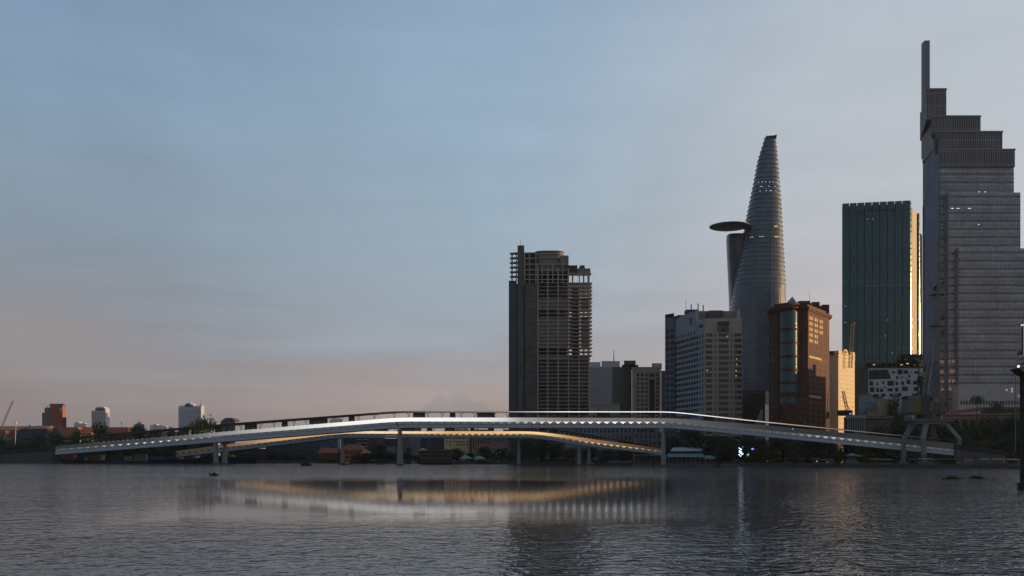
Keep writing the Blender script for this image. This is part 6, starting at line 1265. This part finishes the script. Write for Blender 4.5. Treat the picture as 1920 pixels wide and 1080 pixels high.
T = [
 # left bank back row
 (6, 850, 821, 44, 0, 'rounded dark tree at the far left edge below the brown hall', GL), (44, 845, 822, 40, 1, 'olive tree in front of the slate roof', GL), (76, 842, 819, 36, 2, 'dark tree at the foot of the pale gable', GL),
 (108, 845, 812, 40, 0, 'dark tree in front of the brick tower with the mark', GL), (146, 842, 805.5, 34, 4, 'light olive bushy tree before the bright red roof', GL), (187, 842, 789, 34, 3, 'tallest conical tree standing before the tiered hazy tower', GL), (214, 840, 806, 30, 1, 'low olive tree between the conical tree and the golden pole', GL),
 (256, 840, 797.5, 44, 5, 'flat topped spreading tree right of the golden pole', GL), (322, 836, 799, 26, 3, 'small umbrella shaped tree above the bridge roof', GL), (345, 838, 806, 30, 2, 'low dark tree left of the big crown by the slab tower', GL), (380, 835, 786.5, 62, 5, 'big dark tree whose crown covers the foot of the slab tower', GL), (292, 838, 808, 36, 0, 'low tree behind the bridge kiosks, left of the umbrella tree', GL),
 # front row
 (20, 832, 833, 50, 2, 'bushy dark tree above the left abutment, at the picture edge', GL), (62, 830, 831, 46, 0, 'bushy tree over the middle of the left abutment', GL), (98, 828, 828, 44, 1, 'olive bush tree at the right end of the left abutment', GL), (132, 822, 826, 44, 4, 'olive tree crossed by the bridge roof above the orange covered boat', GL), (166, 820, 824, 42, 0, 'green tree behind the bridge deck above the red covered boat', GL), (202, 818, 822, 44, 1, 'olive green tree crossed by the deck right of the red covered boat', GL), (238, 815, 822, 42, 2, 'dark tree above the moored boat with the cream wheelhouse', GL), (276, 812, 826, 44, 0, 'low green tree under the bridge girder, left of the blue containers', GL), (312, 810, 828, 44, 1, 'low olive tree under the girder above the blue containers', GL), (350, 808, 824, 44, 2, 'dark tree under the girder at the container barge wheelhouse', GL), (390, 806, 822, 44, 0, 'dark tree behind the left double pier', GL), (428, 805, 832, 40, 3, 'dark tree hidden behind the cargo ship', GL),
 # centre
 (455, 800, 848, 34, 0, 'low tree right of the cargo ship wheelhouse', GM), (508, 795, 843, 28, 2, 'round dark tree at the brown houses, leftmost pair', GM), (535, 792, 845, 26, 0, 'round dark tree left of the greenish house row', GM), (562, 790, 850, 30, 5, 'low tree behind the humped sampan', GM), (592, 785, 858, 26, 1, 'low bush in front of the brick red wing', GM), (620, 775, 860, 22, 2, 'low bush left of the thin bridge pier', GM), (668, 770, 852, 22, 0, 'small tree covering the right end of the mansion front', GM), (690, 765, 848, 28, 3, 'tree right of the orange mansion', GM), (711, 760, 833.5, 36, 5, 'tallest dark tree between mansion and tall pier', GM), (733, 755, 849, 30, 2, 'dark tree just left of the tall bridge pier', GM), (762, 750, 848, 34, 0, 'dark tree just right of the tall bridge pier', GM), (782, 745, 851, 30, 1, 'low tree behind the left end of the ferry', GM), (766, 765, 838, 18, 3, 'small greyish tree crown showing above the others right of the tall pier', GM),
 (856, 735, 841, 30, 5, 'round dark tree right of the ferry', GM), (880, 730, 850, 22, 2, 'low tree behind the tents', GM), (912, 728, 836.5, 38, 0, 'big dark tree below the crimson roof', GM), (938, 724, 843, 32, 2, 'dark tree with tiny lamps left of the slim pier', GM), (958, 720, 850, 26, 1, 'low tree at the left side of the slim pier', GM), (950, 735, 838, 26, 3, 'upright tree in front of the unfinished tower', GM),
 (985, 715, 822, 46, 5, 'large dark tree right of the slim pier, under the lower deck bend', GM), (1016, 710, 824, 44, 2, 'dark tree under the start of the falling lower deck', GM), (1046, 700, 830, 42, 0, 'dark tree behind the red roofed moored boat', GM), (1074, 690, 836, 40, 1, 'tree behind the bright blue cabin barge', GM), (1106, 682, 839, 40, 2, 'tree between the twin piers and the pontoon', GM), (1138, 674, 843, 40, 0, 'tree behind the long white boat', GM), (1170, 670, 845, 38, 5, 'low tree at the end of the falling lower deck', GM), (1172, 684, 826, 44, 2, 'broad tree in front of the colonial building', GM), (1208, 680, 829, 46, 0, 'broad dark tree left of the right tall pier', GM), (1232, 655, 834, 30, 3, 'narrow tree beside the right tall pier', GM),
 # right slope
 (1262, 668, 822, 40, 2, 'tree just right of the right tall pier', GR), (1296, 664, 804, 62, 5, 'broadest tall tree behind the white awning', GR), (1338, 660, 818, 48, 0, 'dark tree at the right end of the white awning', GR), (1318, 644, 842, 20, 3, 'small bushy tree breaking the line of the white awning', GR), (1366, 640, 822, 48, 2, 'dark tree behind the pinkish low block, left of the blue lights', GR), (1398, 600, 820, 48, 5, 'dark tree that holds the blue lights', GR), (1352, 620, 842, 36, 0, 'low dark tree right of the jetty house', GR), (1428, 596, 822, 44, 0, 'dark tree right of the blue lights', GR), (1458, 590, 820, 48, 2, 'dark tree behind the leftmost parasol', GR), (1446, 578, 842, 40, 1, 'low green tree between the blue lights and the parasols', GR), (1490, 586, 822, 48, 1, 'olive tinged tree behind the middle parasol', GR), (1494, 572, 840, 42, 4, 'lighter low tree between the two pale parasols', GR), (1522, 582, 824, 48, 5, 'dark tree behind the pinkish parasol', GR), (1530, 566, 844, 40, 0, 'low tree right of the pinkish parasol', GR), (1556, 576, 826, 48, 0, 'dark tree behind the quay lamp left of the pavilion', GR), (1566, 562, 844, 36, 2, 'low dark tree touching the pavilion', GR), (1590, 572, 824, 46, 2, 'dark tree directly behind the pavilion', GR), (1624, 560, 826, 44, 1, 'tree right of the pavilion', GR), (1412, 575, 848, 30, 2, 'low dark tree beneath the blue lamp', GR),
 # around the crane
 (1650, 548, 794, 56, 5, 'broad dark tree in front of the cream town house', GC), (1677, 552, 741, 36, 4, 'tall loose green tree against the cream house, left of the machinery house', GC), (1690, 545, 780, 50, 0, 'dark tree behind the left crane legs', GC), (1662, 535, 822, 50, 2, 'low dark tree left of the crane legs', GC), (1722, 540, 796, 50, 2, 'dark tree between the crane legs', GC), (1752, 538, 797, 48, 0, 'dark tree behind the right crane legs', GC), (1700, 530, 832, 44, 1, 'low tree seen through the left side of the portal', GC), (1745, 528, 830, 44, 2, 'low tree seen through the right side of the portal', GC), (1785, 538, 794, 54, 5, 'dark tree just right of the crane legs', GC), (1822, 540, 796, 54, 0, 'dark tree under the left palm', GC), (1806, 526, 820, 54, 2, 'low dark tree above the right abutment', GC), (1858, 538, 790, 56, 2, 'dark tree under the right palm', GC), (1846, 524, 822, 54, 1, 'low dark tree at the tapering end of the abutment', GC), (1892, 536, 785, 54, 5, 'dark tree left of the sign pole', GC), (1888, 522, 818, 54, 0, 'low dark tree left of the sign pole, by the water', GC), (1925, 534, 783, 56, 0, 'dark tree cut by the right picture edge', GC), (1930, 520, 815, 54, 2, 'low dark tree cut by the right picture edge', GC),
]
for t in T: tree(*t)
def shrubs():
    b = MB(); r = random.Random(99)
    for i in range(15000):
        px = r.uniform(-60, 1990) if i % 3 else r.uniform(1240, 1960); Y = 700
        for _ in range(5): Y = bankY(A(px, Y)[0])
        Y += (11 if px < 1000 else 25 if px < 1640 else 44)+r.uniform(0, 5); H = (2.6+1.6*math.sin(px*.11)+1.2*math.sin(px*.37+1)+(1.5 if px > 1240 else 0)); p = Vector((A(px, Y)[0], Y, GZ+max(.3, H)*r.random()**.7))
        s_ = r.uniform(.4, .95); a = Vector((r.gauss(0, 1), r.gauss(0, 1), r.gauss(0, .5))).normalized()*s_; c = a.cross(Vector((r.gauss(0, 1), r.gauss(0, 1), r.gauss(0, 1)))).normalized()*s_*.6
        b.face([p-a, p-c, p+a, p+c])
    top_mesh(b, 'shrubbery', leafA, 'low dark shrubbery along the far river bank', 'shrubs', kind='stuff')
shrubs()
def palm(px, Y, yc, label, crown_px=16, lean=0):
    root = thing('palm_tree', (*A(px, Y), GZ), label, 'palm tree', 'palms by the ochre building'); x, _ = A(px, Y); zc = Zp(yc, Y); r = random.Random(int(px))
    b = MB(); n = 8; p = Vector((x-lean, Y, GZ))
    for k in range(n): q = Vector((x-lean*(1-((k+1)/n)**1.5), Y, GZ+(zc-GZ)*(k+1)/n)); b.tube(p, q, .34-.015*k, .33-.015*k, 8, k in (0, n-1)); p = q
    b.build('trunk', wood, root); b = MB(); Rr = crown_px*Y/F
    for i in range(30):
        a = i*2.4+r.uniform(-.2, .2); el = r.uniform(-.5, 1.15); d = Vector((math.cos(a), math.sin(a), 0)); s = Vector((-d.y, d.x, 0)); p = Vector((x, Y, zc)); L_ = Rr*r.uniform(.85, 1.15); v = math.sin(el)*1.0; h = math.cos(el); seg = 7
        for k in range(seg):
            v -= .30; dd = (d*h+Vector((0, 0, v))).normalized(); q = p+dd*L_/seg; w = .75*math.sin(math.pi*(k+.8)/(seg+1))
            for sd_ in (1, -1):
                for j in range(2):
                    m0 = p+(q-p)*(j/2); tip = m0+s*sd_*w*1.5+dd*.35+Vector((0, 0, -.35*w)); b.face([m0, m0+(q-p)*.38, tip])
            p = q
    b.build('fronds', leafC, root)
palm(1832, 552, 745, 'left palm of the pair, taller, in front of the ochre building', 20); palm(1869, 554, 756, 'right palm of the pair, lower, in front of the ochre building', 18); palm(1765, 545, 752, 'palm partly hidden behind the crane cab', 16, lean=1)
for k, (px, wl, w, lb) in enumerate([(1786, 898.5, 38, 'left clump of floating water plants drifting near the right shore'), (1834, 898, 36, 'right clump of floating water plants, nearer the sign pile'), (1735, 905, 0, '')][:2]):
    Y = CH*F/(wl-HY); x = A(px, Y)[0]; W_ = w*Y/F/2; b = MB(); r = random.Random(k+5)
    for i in range(900):
        t = r.uniform(-1, 1); hgt = .15+.75*math.exp(-((t+.1)*2.2)**2)*r.random(); p = Vector((x+t*W_, Y+r.uniform(-1.6, 1.6)*(1-t*t), hgt)); a = r.uniform(0, 6.28); d = Vector((math.cos(a), math.sin(a), .3))*r.uniform(.1, .22); u = Vector((-math.sin(a)*.4, math.cos(a)*.4, 1))*r.uniform(.08, .2); b.face([p-d, p-u, p+d, p+u])
    for i in range(120):
        t = r.uniform(-1, 1); p = Vector((x+t*W_*1.05, Y+r.uniform(-1.8, 1.8)*(1-t*t*.8), .04)); b.face([p+Vector((-.35, -.3, 0)), p+Vector((.35, -.3, 0)), p+Vector((.35, .3, .05)), p+Vector((-.35, .3, .05))])
    top_mesh(b, 'water_hyacinth', leafmat('hyacinth', (.05, .075, .02)), lb, 'floating plants', 'floating plant clumps')

# blocks added out of view at right to keep low sun off the quay
for i, (x0, x1, y0, y1, h, lb) in enumerate([(342, 380, 455, 500, 70, 'unseen grey block added for shade beyond the right edge, nearest the river'), (345, 385, 505, 545, 78, 'unseen beige block added for shade beyond the right edge, second from the river'), (343, 382, 548, 578, 72, 'unseen brown block added for shade beyond the right edge, beside the ochre building')]):
    root = thing('apartment_block', ((x0+x1)/2, y0, GZ), lb, 'building'); b = MB(); b.box(x0, x1, y0, y1, 0, h); b.box(x0+6, x1-8, y0+6, y1-8, h, h+5); wm_ = b.build('wall', [dconc, conc, mat('brown_block_wall', (.14, .10, .08), .85)][i], root)
    for f in (Fc((x0, y1), (x0, y0)), Fc((x0, y0), (x1, y0))): grid(root, f, 1, f.L-1, 5, h-2, int(f.L/5), int(h/4), .5, .5, glass)
flush_windows()
hb = MB(); hb.box(-9000, 9000, -700, 13500, -3, 420); hm_ = bpy.data.materials.new('haze_air'); hm_.use_nodes = True; ht = hm_.node_tree
for n_ in list(ht.nodes):
    if n_.type != 'OUTPUT_MATERIAL': ht.nodes.remove(n_)
pv = ht.nodes.new('ShaderNodeVolumePrincipled'); pv.inputs['Density'].default_value = .00003; pv.inputs['Color'].default_value = (.62, .70, .82, 1); pv.inputs['Anisotropy'].default_value = .2
ht.links.new(pv.outputs[0], [n_ for n_ in ht.nodes if n_.type == 'OUTPUT_MATERIAL'][0].inputs['Volume'])
top_mesh(hb, 'haze', hm_, kind='stuff')
S.cycles.volume_bounces = 0
bpy.context.view_layer.update()
for o in [o for o in bpy.data.objects if o.type == 'FONT']:
    me = bpy.data.meshes.new_from_object(o.evaluated_get(bpy.context.evaluated_depsgraph_get())); n = bpy.data.objects.new(o.name.split('.')[0], me); nm = o.name
    COL.objects.link(n); n.parent = o.parent; n.location = o.location; n.rotation_euler = o.rotation_euler
    bpy.data.objects.remove(o); n.name = nm
